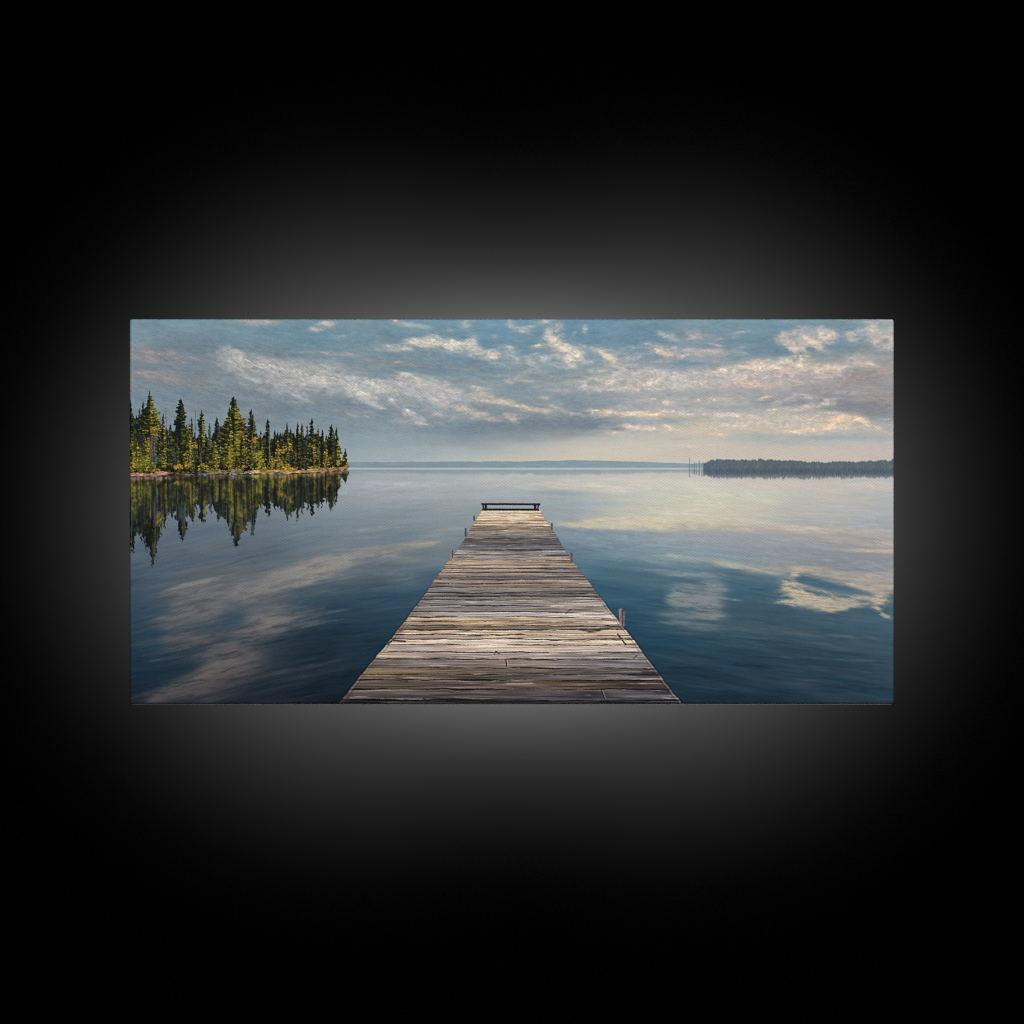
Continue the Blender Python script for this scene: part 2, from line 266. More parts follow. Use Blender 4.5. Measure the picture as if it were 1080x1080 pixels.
 (430, 433, 1.7, 1.4, 0, (234, 222, 204), 1), (434, 436, 7, 1.6, 24, (182, 176, 162), .85), (440, 440, 8, 2.4, 28, (158, 157, 160), .8), (446, 446.5, 5, 1.2, 8, (184, 166, 154), .75), (428, 444, 4, 1, 0, (160, 154, 154), .7), (418, 444, 10, 1.4, 14, (140, 142, 148), .6), (460, 437, 5, 1.6, 4, (168, 162, 156), .65), (463, 445, 6, 1.2, 24, (150, 150, 152), .6),
 (486, 430, 6, 2.4, 14, (192, 178, 160), .85), (494, 434, 6, 1.8, 34, (194, 180, 160), .8), (474, 428, 5, 2, 0, (172, 160, 154), .7), (485, 440, 14, 2, 5, (156, 156, 158), .65), (452, 432, 8, 2.4, 0, (146, 150, 154), .6),
 (512, 421, 18, 3, 6, (178, 167, 152), .8), (505, 416, 8, 2, 4, (184, 170, 154), .7), (530, 424, 16, 1.8, 12, (182, 172, 154), .75), (550, 428, 14, 1.7, 14, (188, 174, 152), .8), (566, 432, 12, 1.2, 4, (190, 176, 152), .8), (573, 419, 5, 1.2, 0, (176, 172, 164), .7), (587, 429, 8, 1.6, 18, (174, 168, 156), .65), (605, 436, 14, 1.4, 8, (162, 158, 156), .6),
 (504, 436, 6, 1.7, 6, (184, 170, 156), .8), (513, 436.5, 3, 1.5, 0, (180, 168, 156), .75), (517, 440.5, 5, 1.8, 8, (176, 166, 156), .75), (535, 437, 4, 1.5, 0, (170, 160, 154), .7), (541, 442, 3.4, 2.4, 20, (192, 178, 160), .85), (548, 438, 8, 1.4, 0, (170, 158, 152), .7), (522, 442, 6, 1.4, 0, (158, 150, 150), .6), (590, 411, 10, 1.4, 0, (182, 172, 160), .7), (600, 414, 14, 1.4, 4, (168, 168, 164), .55),
 # cream bars over the right half
 (668, 436, 30, 1.9, 1, (214, 193, 160), .9), (688, 437, 10, 1.6, 4, (220, 196, 156), .85), (632, 433, 14, 1.6, 2, (206, 188, 162), .8), (705, 434, 20, 3, 0, (192, 180, 166), .75), (704, 424, 10, 3, -10, (196, 184, 166), .8), (684, 421, 8, 1.4, 0, (190, 176, 162), .7), (660, 427, 8, 2, -8, (180, 178, 170), .7), (756, 421, 14, 2, 4, (190, 180, 164), .75), (730, 422, 16, 2.4, 0, (176, 174, 168), .65),
 (648, 456.5, 9, 1.2, -2, (202, 190, 168), .8), (672, 451, 14, 2, 6, (194, 186, 170), .75), (664, 449, 6, 1.6, 14, (200, 190, 172), .75), (690, 452, 10, 1.6, 8, (198, 186, 168), .75), (704, 450, 7, 1.7, 20, (208, 194, 172), .8), (712, 453, 6, 1.3, 0, (206, 192, 170), .75), (745, 437, 24, 2.4, 0, (196, 184, 166), .7), (775, 438, 16, 2, 3, (200, 188, 168), .75), (748, 451, 13, 2, 22, (206, 184, 156), .75), (756, 458, 8, 1.4, 6, (200, 180, 158), .7), (770, 448, 20, 4, 0, (194, 184, 168), .7), (728, 471, 26, 2.4, 0, (192, 180, 168), .6), (752, 470, 18, 1.4, 0, (198, 182, 164), .5),
 (808, 419, 7, 1.3, -8, (206, 188, 160), .85), (818, 424, 4, 1.3, 0, (190, 178, 162), .7), (816, 432, 5, 1.4, 0, (206, 188, 160), .8), (834, 420, 6, 1.4, -14, (192, 178, 162), .7), (850, 418, 14, 1.8, 10, (190, 174, 160), .7), (860, 427, 18, 1.6, -6, (186, 172, 158), .75), (846, 431, 14, 1.6, -4, (190, 176, 160), .75), (872, 421, 12, 1.3, -2, (172, 158, 152), .6), (892, 413, 14, 1.2, 2, (170, 158, 154), .6), (910, 421, 8, 1.6, 0, (164, 154, 152), .6),
 (842, 442, 30, 4.6, -2, (192, 180, 164), .8), (885, 442, 10, 2.6, -4, (212, 188, 154), .9), (894, 441, 9, 2, 6, (212, 190, 158), .85), (880, 448, 20, 3, -10, (204, 186, 158), .85), (858, 453, 22, 2, -4, (206, 188, 158), .8), (908, 443, 8, 2, 24, (206, 190, 162), .8), (913, 447, 5, 1.4, 30, (210, 190, 158), .8), (840, 455, 14, 1.2, 0, (204, 188, 160), .7), (820, 447, 24, 4, 4, (190, 180, 166), .65), (905, 453, 20, 3, 0, (186, 178, 166), .7), (928, 453, 8, 1.6, 24, (196, 182, 164), .7), (880, 436, 10, 1.6, 4, (186, 182, 172), .7), (934, 442, 8, 1.3, 0, (164, 160, 158), .6),
]
body = []
for b in bright:
    mix = tuple(.5 * c + .5 * d for c, d in zip(b[5], (156, 159, 163)))
    body.append((b[0], b[1] + .8, b[2] * 1.3 + 2.5, b[3] * 1.25 + 1.2, b[4], mix, min(1, b[6] * (.62 if b[1] < 380 else .74))))
cloudfield(S, body, SKEW, 9, 4.0, 44, lo=.12, hi=1.1, spread=1.15, mottle=.22, fleck=.03)
bright = [b[:5] + ((b[5][0] * .985, b[5][1] * .985, b[5][2] + (9 if b[5][0] > 180 else 3)), b[6]) for b in bright]
cloudfield(S, bright, SKEW, 8.0, 3.8, 26, lo=.14, hi=1.18, spread=1.3, fleck=.06, mottle=.36)
cloudfield(S, [b[:5] + (tuple(min(228, c + 8) for c in b[5]), b[6] * .9) for b in bright if sum(b[5]) > 540], SKEW, 5.0, 3.0, 30, lo=.40, hi=1.15, spread=1.0, fleck=.07, mottle=.36)
gr = (fbm((X + (Y - 400) * .3) / 5.0, (Y - SKEW * .6) / 1.5, 46, 3, .7) - .5) * calm
S += (gr * .085)[..., None] * np.array([1.05, 1.0, .92], np.float32)
glow = [(612, 478, 46, 7, 0, (200, 190, 171), .7), (590, 483, 40, 3, 0, (204, 191, 169), .6), (640, 471, 60, 6, 0, (192, 186, 172), .5), (625, 466, 50, 5, -2, (180, 180, 172), .5), (565, 479, 50, 5, 0, (186, 181, 169), .5), (740, 471, 60, 5, 0, (191, 182, 170), .5)]
glow = [g[:5] + ((g[5][0] - 3, g[5][1] + 1, g[5][2] + 9), g[6] * .85) for g in glow]
cloudfield(S, glow, SKEW, 60, 5, 12, lo=.0, hi=1.1, spread=1.3, warp=3, mottle=.05, k=.8)
# small stray flecks of light and shade, following the slope of the clouds
for k in range(420):
    cx, cy = rng.uniform(138, 942), rng.uniform(338, 452)
    if cx < 370 and cy > 408 and rng.rand() > .25:
        continue
    if cx < 640 and cy > 440:
        continue
    i, j = int((cy - V0) * SS), int((cx - U0) * SS)
    base = S[i, j] * 255
    d = rng.choice([-20, 18, 26]) * (0.6 if cx < 230 else 1)
    col = tuple(np.clip(base + d * np.array([1.1, 1.0, .85]), 0, 255))
    blob(S, cx, cy, rng.uniform(2, 8), rng.uniform(.6, 1.6), rng.uniform(-4, 24), col, rng.uniform(.15, .45), 1.1, 2.4, 1.0, 1.8)

S += (sstep(600, 440, X) * .9)[..., None] * np.array([-.004, .012, .012], np.float32)
S += (sstep(540, 680, X) * sstep(425, 455, Y))[..., None] * np.array([.030, .020, .006], np.float32)
S += (sstep(560, 420, X) * sstep(390, 415, Y) * .022)[..., None]
hi_ = (sstep(395, 345, Y) * .22)[..., None]
S = S * (1 - hi_) + C(142, 155, 162) * hi_
# ---------------- lake
print('paint: lake')
LAKE_ROWS = [494, 510, 525, 545, 565, 585, 605, 625, 650, 680, 710, 743]
LAKE = [
 [(140,152,162),(140,152,162),(142,154,164),(148,158,168),(160,168,175),(170,176,179),(178,182,180),(182,184,180),(182,183,180),(182,182,178),(180,178,174),(182,174,168),(178,174,172)],
 [(132,146,158),(132,146,158),(136,148,160),(146,157,166),(157,166,174),(164,172,177),(172,177,177),(182,182,176),(184,184,176),(186,184,176),(184,180,172),(178,174,170),(170,172,174)],
 [(120,134,148),(120,134,148),(126,140,152),(138,150,160),(147,157,166),(152,162,168),(160,168,173),(158,166,170),(172,176,172),(180,180,168),(180,178,168),(170,170,168),(158,165,170)],
 [(106,121,135),(104,119,133),(111,125,137),(121,135,145),(125,139,149),(130,144,152),(138,151,159),(140,155,164),(172,173,165),(180,176,164),(172,170,163),(160,162,163),(152,158,164)],
 [(91,107,121),(91,107,121),(97,112,125),(105,121,133),(109,124,135),(119,132,141),(124,138,148),(118,137,150),(138,151,160),(147,155,161),(150,154,158),(150,152,156),(156,156,157)],
 [(82,100,114),(82,98,112),(87,101,114),(98,112,122),(104,118,128),(108,124,135),(100,122,136),(92,118,135),(112,134,147),(126,144,153),(138,147,154),(134,140,149),(139,143,149)],
 [(65,85,101),(82,93,103),(90,98,106),(100,108,114),(80,95,107),(76,100,117),(74,104,122),(70,103,123),(72,102,120),(78,105,122),(92,115,128),(120,130,136),(135,140,146)],
 [(53,75,93),(72,82,92),(72,82,92),(58,77,91),(51,77,95),(56,85,104),(54,86,107),(51,87,109),(55,89,109),(62,92,110),(61,91,109),(70,97,113),(78,103,119)],
 [(41,65,83),(60,72,82),(54,70,82),(41,59,73),(36,64,84),(40,70,90),(40,72,94),(42,78,100),(44,78,98),(56,83,100),(55,81,97),(60,86,102),(66,92,108)],
 [(28,53,71),(44,58,70),(42,54,64),(24,42,56),(24,50,68),(26,54,74),(28,58,78),(30,64,85),(31,65,85),(37,67,85),(41,69,86),(49,75,90),(55,81,95)],
 [(22,44,61),(32,46,58),(44,50,58),(16,34,48),(14,34,48),(16,40,56),(18,46,64),(22,52,72),(25,55,75),(28,54,72),(32,56,72),(38,62,76),(45,69,83)],
 [(17,33,47),(32,38,46),(22,31,41),(10,22,32),(8,22,34),(8,24,36),(12,30,44),(16,36,50),(18,39,54),(20,40,54),(22,42,56),(26,48,62),(30,54,68)],
]
wx, wy = warp_xy(22, 70, 14, 2)
lake = grid_colour(COLS, LAKE_ROWS, LAKE, X + wx, Y + wy * 0.35)
LSK = np.interp(X, [136, 350, 540, 700, 943], [60, 16, 0, 10, 40]).astype(np.float32)
lw = sstep(525, 590, Y)
q = (fbm(X / 46, Y / 3.0, 12, 4, 0.62) - 0.5) * (1 - lw) + (fbm(X / 46, (Y - LSK) / 3.6, 15, 4, 0.62) - 0.5) * lw
q3 = (fbm(X / 90, Y / 9, 40, 3, 0.6) - 0.5) * (1 - lw) + (fbm(X / 90, (Y - LSK) / 12, 42, 3, 0.6) - 0.5) * lw
amp = 0.045 + 0.035 * sstep(540, 620, Y)
lake += ((q * 1.0 + q3 * 0.9) * amp)[..., None] * np.array([1.0, 1.0, 1.0], np.float32)
q4 = fbm(X / 60, (Y - LSK) / 7, 50, 4, 0.6) - 0.5
lake += (q4 * 0.04)[..., None] * np.array([1.2, 0.2, -0.8], np.float32)
G = (104, 103, 106)
lk = []
for a in [
 # left: reflected clouds
 (322, 603, 26, 7, -13, (132, 130, 128), .75), (296, 613, 34, 6, -16, (122, 121, 121), .7), (348, 597, 26, 6, -16, (140, 137, 132), .6), (278, 621, 22, 3, -18, (128, 126, 124), .7), (240, 617, 40, 6, -6, (104, 106, 111), .7), (206, 616, 18, 2, -14, (122, 120, 120), .7), (216, 622, 20, 4, -12, (100, 102, 108), .7), (222, 635, 26, 6, -8, G, .8), (212, 646, 28, 4, -10, (98, 98, 103), .75), (205, 640, 16, 6, -10, (92, 94, 100), .6), (236, 640, 12, 5, 0, (116, 112, 112), .6),
 (262, 628, 24, 4, -12, (108, 108, 112), .7), (290, 640, 28, 7, -8, (92, 95, 100), .7), (282, 655, 28, 5, -8, (108, 105, 105), .8), (272, 664, 22, 4, -12, (104, 101, 102), .75), (305, 660, 18, 3, -8, (84, 88, 95), .6), (258, 672, 22, 4, -16, (86, 86, 92), .7), (200, 656, 30, 4, -8, (82, 86, 93), .7), (196, 670, 36, 3.4, -10, (78, 80, 86), .7), (214, 676, 36, 2.4, -14, (82, 80, 84), .7), (228, 668, 30, 1.5, -12, (96, 94, 98), .6),
 (238, 686, 34, 5, -14, (84, 82, 86), .75), (246, 698, 30, 7, -16, (92, 88, 88), .8), (232, 708, 34, 6, -14, (92, 87, 86), .8), (214, 722, 40, 6, -16, (78, 75, 78), .8), (190, 730, 34, 3, -20, (68, 66, 72), .7), (172, 733, 20, 1.2, -26, (72, 70, 78), .7), (240, 722, 30, 4, -10, (64, 62, 68), .6), (262, 690, 22, 3, -10, (80, 78, 82), .6), (180, 694, 30, 1.4, -8, (56, 66, 78), .6), (232, 735, 20, 3, -14, (56, 56, 62), .6), (215, 714, 10, 2, -16, (108, 100, 96), .5), (240, 703, 12, 3, -14, (106, 99, 96), .5),
 (330, 625, 26, 3, -8, (74, 88, 98), .6), (320, 660, 20, 1.3, -10, (84, 88, 96), .5), (312, 706, 34, 1.5, -12, (60, 66, 76), .7), (325, 712, 40, 2, -12, (44, 52, 62), .6), (352, 645, 12, .9, -10, (74, 86, 96), .6),
 # dark windows of sky between them
 (246, 652, 11, 9, 0, (40, 66, 84), .85), (242, 638, 12, 5, 10, (52, 74, 90), .7), (232, 664, 18, 4, -8, (42, 66, 82), .75), (238, 673, 16, 3, 0, (36, 60, 76), .6), (234, 621, 9, 2, 0, (74, 86, 98), .7), (318, 636, 18, 5, -8, (38, 66, 86), .75), (310, 690, 34, 9, -12, (24, 40, 54), .75), (288, 684, 14, 6, 0, (26, 44, 58), .6), (190, 705, 20, 7, -16, (18, 40, 56), .75), (172, 716, 20, 5, -20, (20, 42, 58), .7), (155, 670, 14, 8, 0, (32, 58, 76), .6), (322, 676, 20, 3, 0, (26, 44, 60), .6), (186, 690, 12, 2, -10, (32, 54, 70), .6), (276, 724, 26, 8, -10, (14, 28, 40), .5),
 # middle left
 (340, 600, 18, 6, -12, (144, 140, 134), .6), (374, 588, 30, 4, -10, (132, 134, 136), .6), (405, 583, 30, 4.5, -6, (132, 134, 136), .65), (436, 576, 20, 3, -10, (148, 144, 138), .65), (446, 573, 10, 2, -10, (156, 150, 140), .6), (420, 603, 20, 4, 4, (96, 110, 120), .65), (426, 613, 14, 3, 0, (84, 102, 114), .6), (470, 560, 16, 3, -12, (142, 148, 150), .5), (380, 567, 30, 2.4, -4, (122, 134, 144), .5), (400, 557, 26, 2, -4, (134, 144, 152), .5), (430, 590, 18, 3, -8, (118, 124, 128), .6), (385, 600, 24, 4, -6, (92, 104, 114), .6), (460, 590, 12, 3, -8, (106, 118, 126), .5), (395, 632, 30, 6, 0, (44, 72, 92), .6), (430, 622, 10, 1, -6, (76, 96, 110), .6),
 # right half
 (680, 553, 60, 4.5, 1, (186, 178, 158), .75), (645, 552, 26, 3, -2, (184, 176, 158), .7), (730, 551, 30, 3.5, 2, (188, 180, 160), .7), (700, 548, 50, 1.6, 0, (192, 186, 166), .5), (640, 565, 40, 4, 1, (120, 142, 156), .65), (700, 571, 50, 4.5, 3, (142, 152, 162), .7), (662, 576, 40, 4, 2, (116, 138, 152), .6), (705, 587, 13, 2, 4, (152, 160, 162), .75), (690, 590, 30, 3, 2, (126, 144, 152), .6), (728, 597, 22, 3, 4, (104, 128, 140), .6), (722, 606, 28, 2.2, 4, (116, 134, 142), .65), (740, 588, 20, 2, 6, (134, 152, 158), .6), (700, 602, 24, 1.4, 3, (104, 126, 138), .55), (650, 592, 30, 3, 0, (80, 112, 132), .6),
 (722, 630, 11, 7, 0, (126, 133, 136), .8), (735, 636, 12, 9, 0, (124, 132, 137), .8), (750, 630, 9, 13, 0, (124, 130, 134), .8), (712, 628, 5, 5, 0, (132, 138, 140), .7), (742, 648, 14, 4, 4, (116, 124, 130), .75), (720, 650, 16, 2.4, 6, (96, 110, 118), .7), (732, 657, 18, 1.8, 5, (100, 112, 120), .7), (716, 658, 14, 1.2, 6, (90, 106, 116), .7), (742, 663, 16, 1.4, 4, (92, 106, 114), .6), (722, 668, 14, 1, 4, (80, 96, 108), .6), (735, 620, 18, 2, 4, (108, 124, 132), .6), (714, 640, 4, 6, 0, (112, 124, 130), .5), (728, 644, 5, 3, 0, (80, 104, 118), .6), (754, 617, 8, 4, 6, (118, 130, 136), .7),
 (760, 592, 26, 2, 10, (166, 164, 152), .75), (785, 599, 22, 1.6, 12, (164, 160, 148), .75), (806, 605, 14, 1.2, 4, (158, 156, 148), .65), (750, 595, 20, 2, 8, (140, 150, 150), .6), (775, 586, 30, 2, 8, (126, 145, 153), .5), (768, 591, 20, 1.6, 10, (112, 136, 149), .5), (800, 594, 26, 3, 4, (134, 142, 148), .6),
 (880, 592, 60, 5, 6, (136, 140, 149), .6), (896, 596, 28, 3.4, 8, (124, 130, 142), .75), (922, 601, 16, 1.2, 0, (122, 126, 138), .7), (848, 600, 22, 3, 4, (156, 152, 148), .65), (880, 606, 40, 4, 10, (160, 154, 150), .75), (915, 611, 28, 5, 8, (162, 152, 146), .8), (930, 620, 14, 4, 0, (170, 158, 146), .75), (938, 606, 12, 6, 0, (150, 148, 150), .6),
 (880, 561, 60, 2.2, 2, (172, 162, 156), .6), (905, 572, 40, 2.4, 4, (178, 165, 154), .7), (926, 581, 24, 1.6, 2, (178, 166, 156), .65), (820, 556, 50, 2.4, 2, (178, 170, 156), .65), (770, 555, 40, 2.4, 2, (182, 174, 158), .6), (860, 575, 26, 2.4, 4, (140, 148, 156), .55), (900, 553, 50, 2, 0, (150, 156, 163), .5), (780, 568, 50, 3, 2, (146, 152, 160), .6), (840, 583, 34, 3, 4, (134, 141, 151), .6), (925, 547, 24, 4, 0, (148, 157, 165), .5),
 (790, 616, 30, 4, 4, (64, 96, 114), .6), (800, 630, 30, 5, 0, (60, 90, 108), .6), (925, 634, 14, 8, 0, (66, 95, 112), .6), (885, 655, 50, 4, 4, (66, 92, 108), .4),
 (840, 666, 70, 2, 7, (64, 82, 94), .6), (820, 674, 60, 1.4, 6, (62, 80, 92), .55), (875, 681, 60, 1.4, 8, (60, 82, 94), .55), (780, 664, 40, 1.4, 6, (68, 88, 100), .55), (865, 704, 50, 1.3, 5, (58, 72, 82), .5), (905, 672, 40, 1.4, 3, (76, 100, 114), .5), (880, 695, 60, 1.3, 3, (60, 84, 98), .5), (790, 700, 40, 3, 0, (26, 54, 74), .5), (770, 735, 60, 5, 0, (16, 36, 50), .5),
 # calm glow close under the far shore
 (640, 512, 60, 3, 1, (190, 186, 176), .5), (720, 520, 60, 3, 1, (188, 186, 172), .45), (590, 520, 30, 1.6, 2, (142, 156, 164), .7), (575, 526, 24, 2, 2, (146, 160, 166), .6), (545, 512, 30, 1.4, 0, (176, 178, 176), .5), (620, 531, 40, 2.4, 1, (150, 163, 168), .6), (690, 536, 46, 2.4, 1, (172, 174, 166), .5), (760, 530, 40, 4, 0, (190, 188, 168), .5), (860, 515, 60, 2, 1, (182, 172, 166), .5), (820, 523, 40, 2, 1, (168, 174, 172), .5), (910, 512, 30, 2.4, 0, (180, 172, 168), .5), (430, 510, 40, 2, 1, (168, 174, 179), .5), (390, 520, 40, 3, 1, (158, 164, 172), .5), (440, 530, 50, 2, 1, (142, 154, 164), .5), (380, 512, 26, 3, 1, (166, 169, 177), .6),
]:
    lk.append(a[:6] + (min(1.0, a[6] * 1.2),))
LSK = np.interp(X, [136, 350, 540, 700, 943], [60, 16, 0, 10, 40]).astype(np.float32)
cloudfield(lake, lk, LSK, 24, 3.6, 33, lo=.04, hi=1.05, spread=1.55, warp=9, wy=.35, mottle=.2, k=1.6)
wm = sstep(575, 660, X) * sstep(497, 512, Y) * sstep(568, 540, Y)
lake += wm[..., None] * np.array([.042, .038, .026], np.float32)
cm_ = [(715, 541, 60, 5, 1, (204, 196, 172), .6), (655, 553, 40, 3, 0, (198, 190, 168), .55), (760, 528, 50, 5, 0, (200, 196, 178), .55), (690, 514, 60, 4, 0, (200, 194, 180), .5), (800, 552, 50, 3, 2, (196, 186, 168), .5), (860, 512, 50, 4, 0, (196, 184, 174), .5), (625, 507, 40, 3, 0, (196, 192, 180), .5), (600, 532, 26, 3, 0, (150, 163, 168), .6), (590, 520, 22, 2, 0, (146, 160, 168), .6)]
cm_ = [g[:5] + ((g[5][0] - 4, g[5][1], g[5][2] + 9), g[6] * .9) for g in cm_]
cloudfield(lake, cm_, LSK * 0, 30, 2.6, 53, lo=.02, hi=1.1, spread=1.4, warp=6, wy=.25, mottle=.1)
# the sharp reflected cloud at the right
D = (62, 96, 116)
lens = []
for a in [(858, 614, 18, 4, 10, D, .95), (880, 619, 24, 2.6, 11, D, .9), (905, 626, 22, 1.5, 8, (74, 102, 119), .8), (846, 611, 8, 3, 8, D, .9)]:
    lens.append(a)
cloudfield(lake, lens, LSK, 12, 2.2, 41, lo=.2, hi=.95, spread=1.2, warp=7, mottle=.12)
K = (182, 170, 146)
lit = []
for a in [(842, 601, 8, 2.4, -6, (186, 174, 150), .85), (838, 607, 5, 3, -20, K, .85), (855, 600, 12, 1.4, 6, (168, 160, 150), .7), (828, 613, 5, 1.4, 10, K, .8), (836, 616, 7, 1.6, 8, (168, 160, 146), .75), (834, 622, 8, 4, 10, K, .9), (846, 628, 12, 4, 12, K, .9), (830, 636, 9, 1.7, 6, (170, 162, 146), .85), (850, 636, 18, 2.6, 6, (174, 164, 146), .9), (868, 640, 13, 4, 0, (180, 168, 146), .9), (876, 632, 18, 3, 8, (168, 158, 146), .85), (895, 635, 14, 2.6, 4, (160, 154, 146), .85), (888, 641, 9, 1.8, -8, K, .8), (862, 622, 14, 1.4, 14, (164, 156, 146), .6), (910, 630, 18, 2.4, 8, (164, 154, 146), .8), (920, 622, 18, 2, 8, (174, 162, 148), .8), (926, 633, 5, 4, -40, K, .85), (931, 628, 4, 5, 20, (176, 164, 146), .8), (925, 641, 4, 1.4, 20, K, .8), (932, 648, 6, 1.2, 28, (168, 158, 146), .75), (935, 651, 3, 1, 10, K, .7), (903, 617, 18, 1.3, 10, (176, 166, 150), .7), (880, 608, 20, 1.2, 14, (172, 162, 150), .6)]:
    lit.append(a)
cloudfield(lake, [b[:5] + (tuple(.7 * c + 38 for c in b[5]), b[6] * .7) for b in lit], LSK, 12, 2.4, 47, lo=.06, hi=1.1, spread=1.8, warp=7, mottle=.15)
cloudfield(lake, lit, LSK, 9, 1.8, 37, lo=.2, hi=1.1, spread=1.25, warp=7, mottle=.25)
for k in range(700):
    cx, cy = rng.uniform(138, 942), 505 + 236 * rng.rand() ** 0.8
    i, j = int((cy - V0) * SS), int((cx - U0) * SS)
    base = lake[min(i, NH - 1), min(j, NW - 1)] * 255
    d = rng.choice([-10, -7, 8, 11])
    ang = -12 if cx < 540 else 5
    if cy < 560:
        ang *= .2
    blob(lake, cx, cy, rng.uniform(8, 30), rng.uniform(.5, 1.3), ang + rng.randn() * 3, tuple(np.clip(base + d, 0, 255)), rng.uniform(.3, .8), .8, 2.4, .6, 6)

lake += (sstep(345, 300, X) * sstep(585, 620, Y) * sstep(136, 175, X) * .016)[..., None]
lg = (fbm(X / 11, (Y - LSK) / 1.3, 49, 3, .65) - .5)
lake += (lg * .032)[..., None]
lum = lake.mean(-1, keepdims=True)
lake = lum + (lake - lum) * .97
# labels, one per printed motif
LAB = np.zeros((NH, NW), np.int16)
SKY_ID, LAKE_ID, SHORE_ID, ISLAND_ID, FOREST_ID, PIER_ID, BENCH_ID = 0, 1, 2, 3, 4, 5, 6
HORIZON = 494.0
m = sstep(HORIZON - .4, HORIZON + .4, Y)[..., None]
img = S * (1 - m) + lake * m
LAB[Y >= HORIZON] = LAKE_ID

# ---------------- far shore: a low blue ridge and its blurred mirror image
print('paint: shores')
top = 487.4 - 1.7 * np.exp(-((X - 612) / 75) ** 2) - .7 * np.exp(-((X - 470) / 60) ** 2) + (fbm(X / 14, X * 0, 8, 3) - .5) * 1.4
top = top + 1.4 * sstep(640, 735, X)
inside = (X > 364) & (X < 760)
a = sstep(-.5, .5, Y - top) * sstep(493.9, 492.9, Y) * inside
ridge = C(126, 146, 157) + ((fbm(X / 9, Y / 2, 14, 3) - .5) * .05)[..., None] + (np.clip((X - 420) / 330, 0, 1) * .03)[..., None]
img = img * (1 - a[..., None]) + ridge * a[..., None]
LAB[(a > .5)] = SHORE_ID
a = (sstep(493, 494, Y) * sstep(495.6, 494.6, Y) * inside)[..., None] * .85
img = img * (1 - a) + C(172, 182, 186) * a
rag = 500.2 + (fbm(X / 7, X * 0, 33, 3) - .5) * 3.2 - 2.0 * sstep(620, 740, X) - 1.0 * np.exp(-((X - 400) / 40) ** 2)
a = (sstep(494.8, 495.8, Y) * sstep(1.8, -2.2, Y - rag) * inside)[..., None] * .72
img = img * (1 - a) + (C(126, 145, 157) + ((fbm(X / 20, Y / 1.3, 9, 2) - .5) * .08)[..., None]) * a

# ---------------- wooded island at the right, and the thin dead trunks beside it
topi = 485.3 + (fbm(X / 9.0, X * 0, 21, 5, .78) - .5) * 3.6 + (vn(X / 1.25, X * 0 + 5, 22) - .5) * 1.8 * (.5 + vn(X / 14, X * 0, 23)) + 1.6 * sstep(800, 880, X) - 1.8 * sstep(905, 940, X) + 3.5 * sstep(752, 742, X) - .9 * np.exp(-((X - 772) / 14) ** 2)
boti = 504.2 + (fbm(X / 8.0, X * 0, 26, 5, .8) - .5) * 3.4 + (vn(X / 1.1, X * 0 + 5, 27) - .5) * 2.2 - 3.2 * sstep(760, 742, X) - .5 * sstep(830, 900, X)
a = .94 * sstep(-.9, .9, Y - topi) * sstep(1.5, -1.5, Y - boti) * sstep(741, 742.5, X)
n = fbm(X / 1.2, Y / 3.0, 18, 3, .6) - .5
ci = C(80, 95, 103) + (n * .10)[..., None]
ci = ci + (C(68, 80, 92) - C(74, 90, 98)) * sstep(492, 497, Y)[..., None] + (C(98, 110, 120) - C(66, 78, 94)) * sstep(498, 504, Y)[..., None]
ci = ci + C(2, 2, 10) * sstep(800, 745, X)[..., None]
img = img * (1 - a[..., None]) + ci * a[..., None]
LAB[(a > .5)] = ISLAND_ID

NEXT = [7]
PARTS = {}                                 # label id -> (name, parent label id, label text)


def new_part(name, parent, label=None):
    k = NEXT[0]; NEXT[0] += 1
    PARTS[k] = (name, parent, label)
    return k


def quad(target, lab, pts, col, alpha=1.0, soft=.35, lid=None, noise=0.0):
    """filled convex polygon with a soft rim; returns its coverage window"""
    px = [p[0] for p in pts]; py = [p[1] for p in pts]
    cx, cy = (min(px) + max(px)) / 2, (min(py) + max(py)) / 2
    R = max(max(px) - min(px), max(py) - min(py)) / 2 + 2
    sl = window(cx, cy, R)
    x, y = X[sl], Y[sl]
    area = sum(pts[k][0] * pts[(k + 1) % len(pts)][1] - pts[(k + 1) % len(pts)][0] * pts[k][1] for k in range(len(pts)))
    sg = 1 if area > 0 else -1
    d = np.full(x.shape, 1e9, np.float32)
    for k in range(len(pts)):
        ax, ay = pts[k]; bx, by = pts[(k + 1) % len(pts)]
        L = math.hypot(bx - ax, by - ay) + 1e-9
        d = np.minimum(d, sg * ((bx - ax) * (y - ay) - (by - ay) * (x - ax)) / L)
    a = sstep(-soft, soft, d) * alpha
    c = C(*col) + (((vn(x / 1.1, y / 2.4, 3) - .5) * noise)[..., None] if noise else 0)
    target[sl] = target[sl] * (1 - a[..., None]) + c * a[..., None]
    if lid is not None:
        ls = lab[sl]; ls[d > 0] = lid
    return sl, a


for (x, y0, y1, w) in ((727.2, 482.8, 503.0, .6), (732.4, 487.6, 500.5, .95), (737.4, 486.2, 501.6, .8)):
    lid = new_part('dead_tree', ISLAND_ID)
    quad(img, LAB, [(x - w * .5, y0), (x + w * .5, y0), (x + w * .8, y1), (x - w * .8, y1)], (92, 106, 116), .72, .5, lid)
for (x, y0, y1) in ((730, 489, 500), (734.6, 490, 501), (740, 489, 502), (741.5, 487, 503)):
    quad(img, LAB, [(x - .4, y0), (x + .4, y0), (x + .5, y1), (x - .5, y1)], (96, 110, 120), .6, .5)

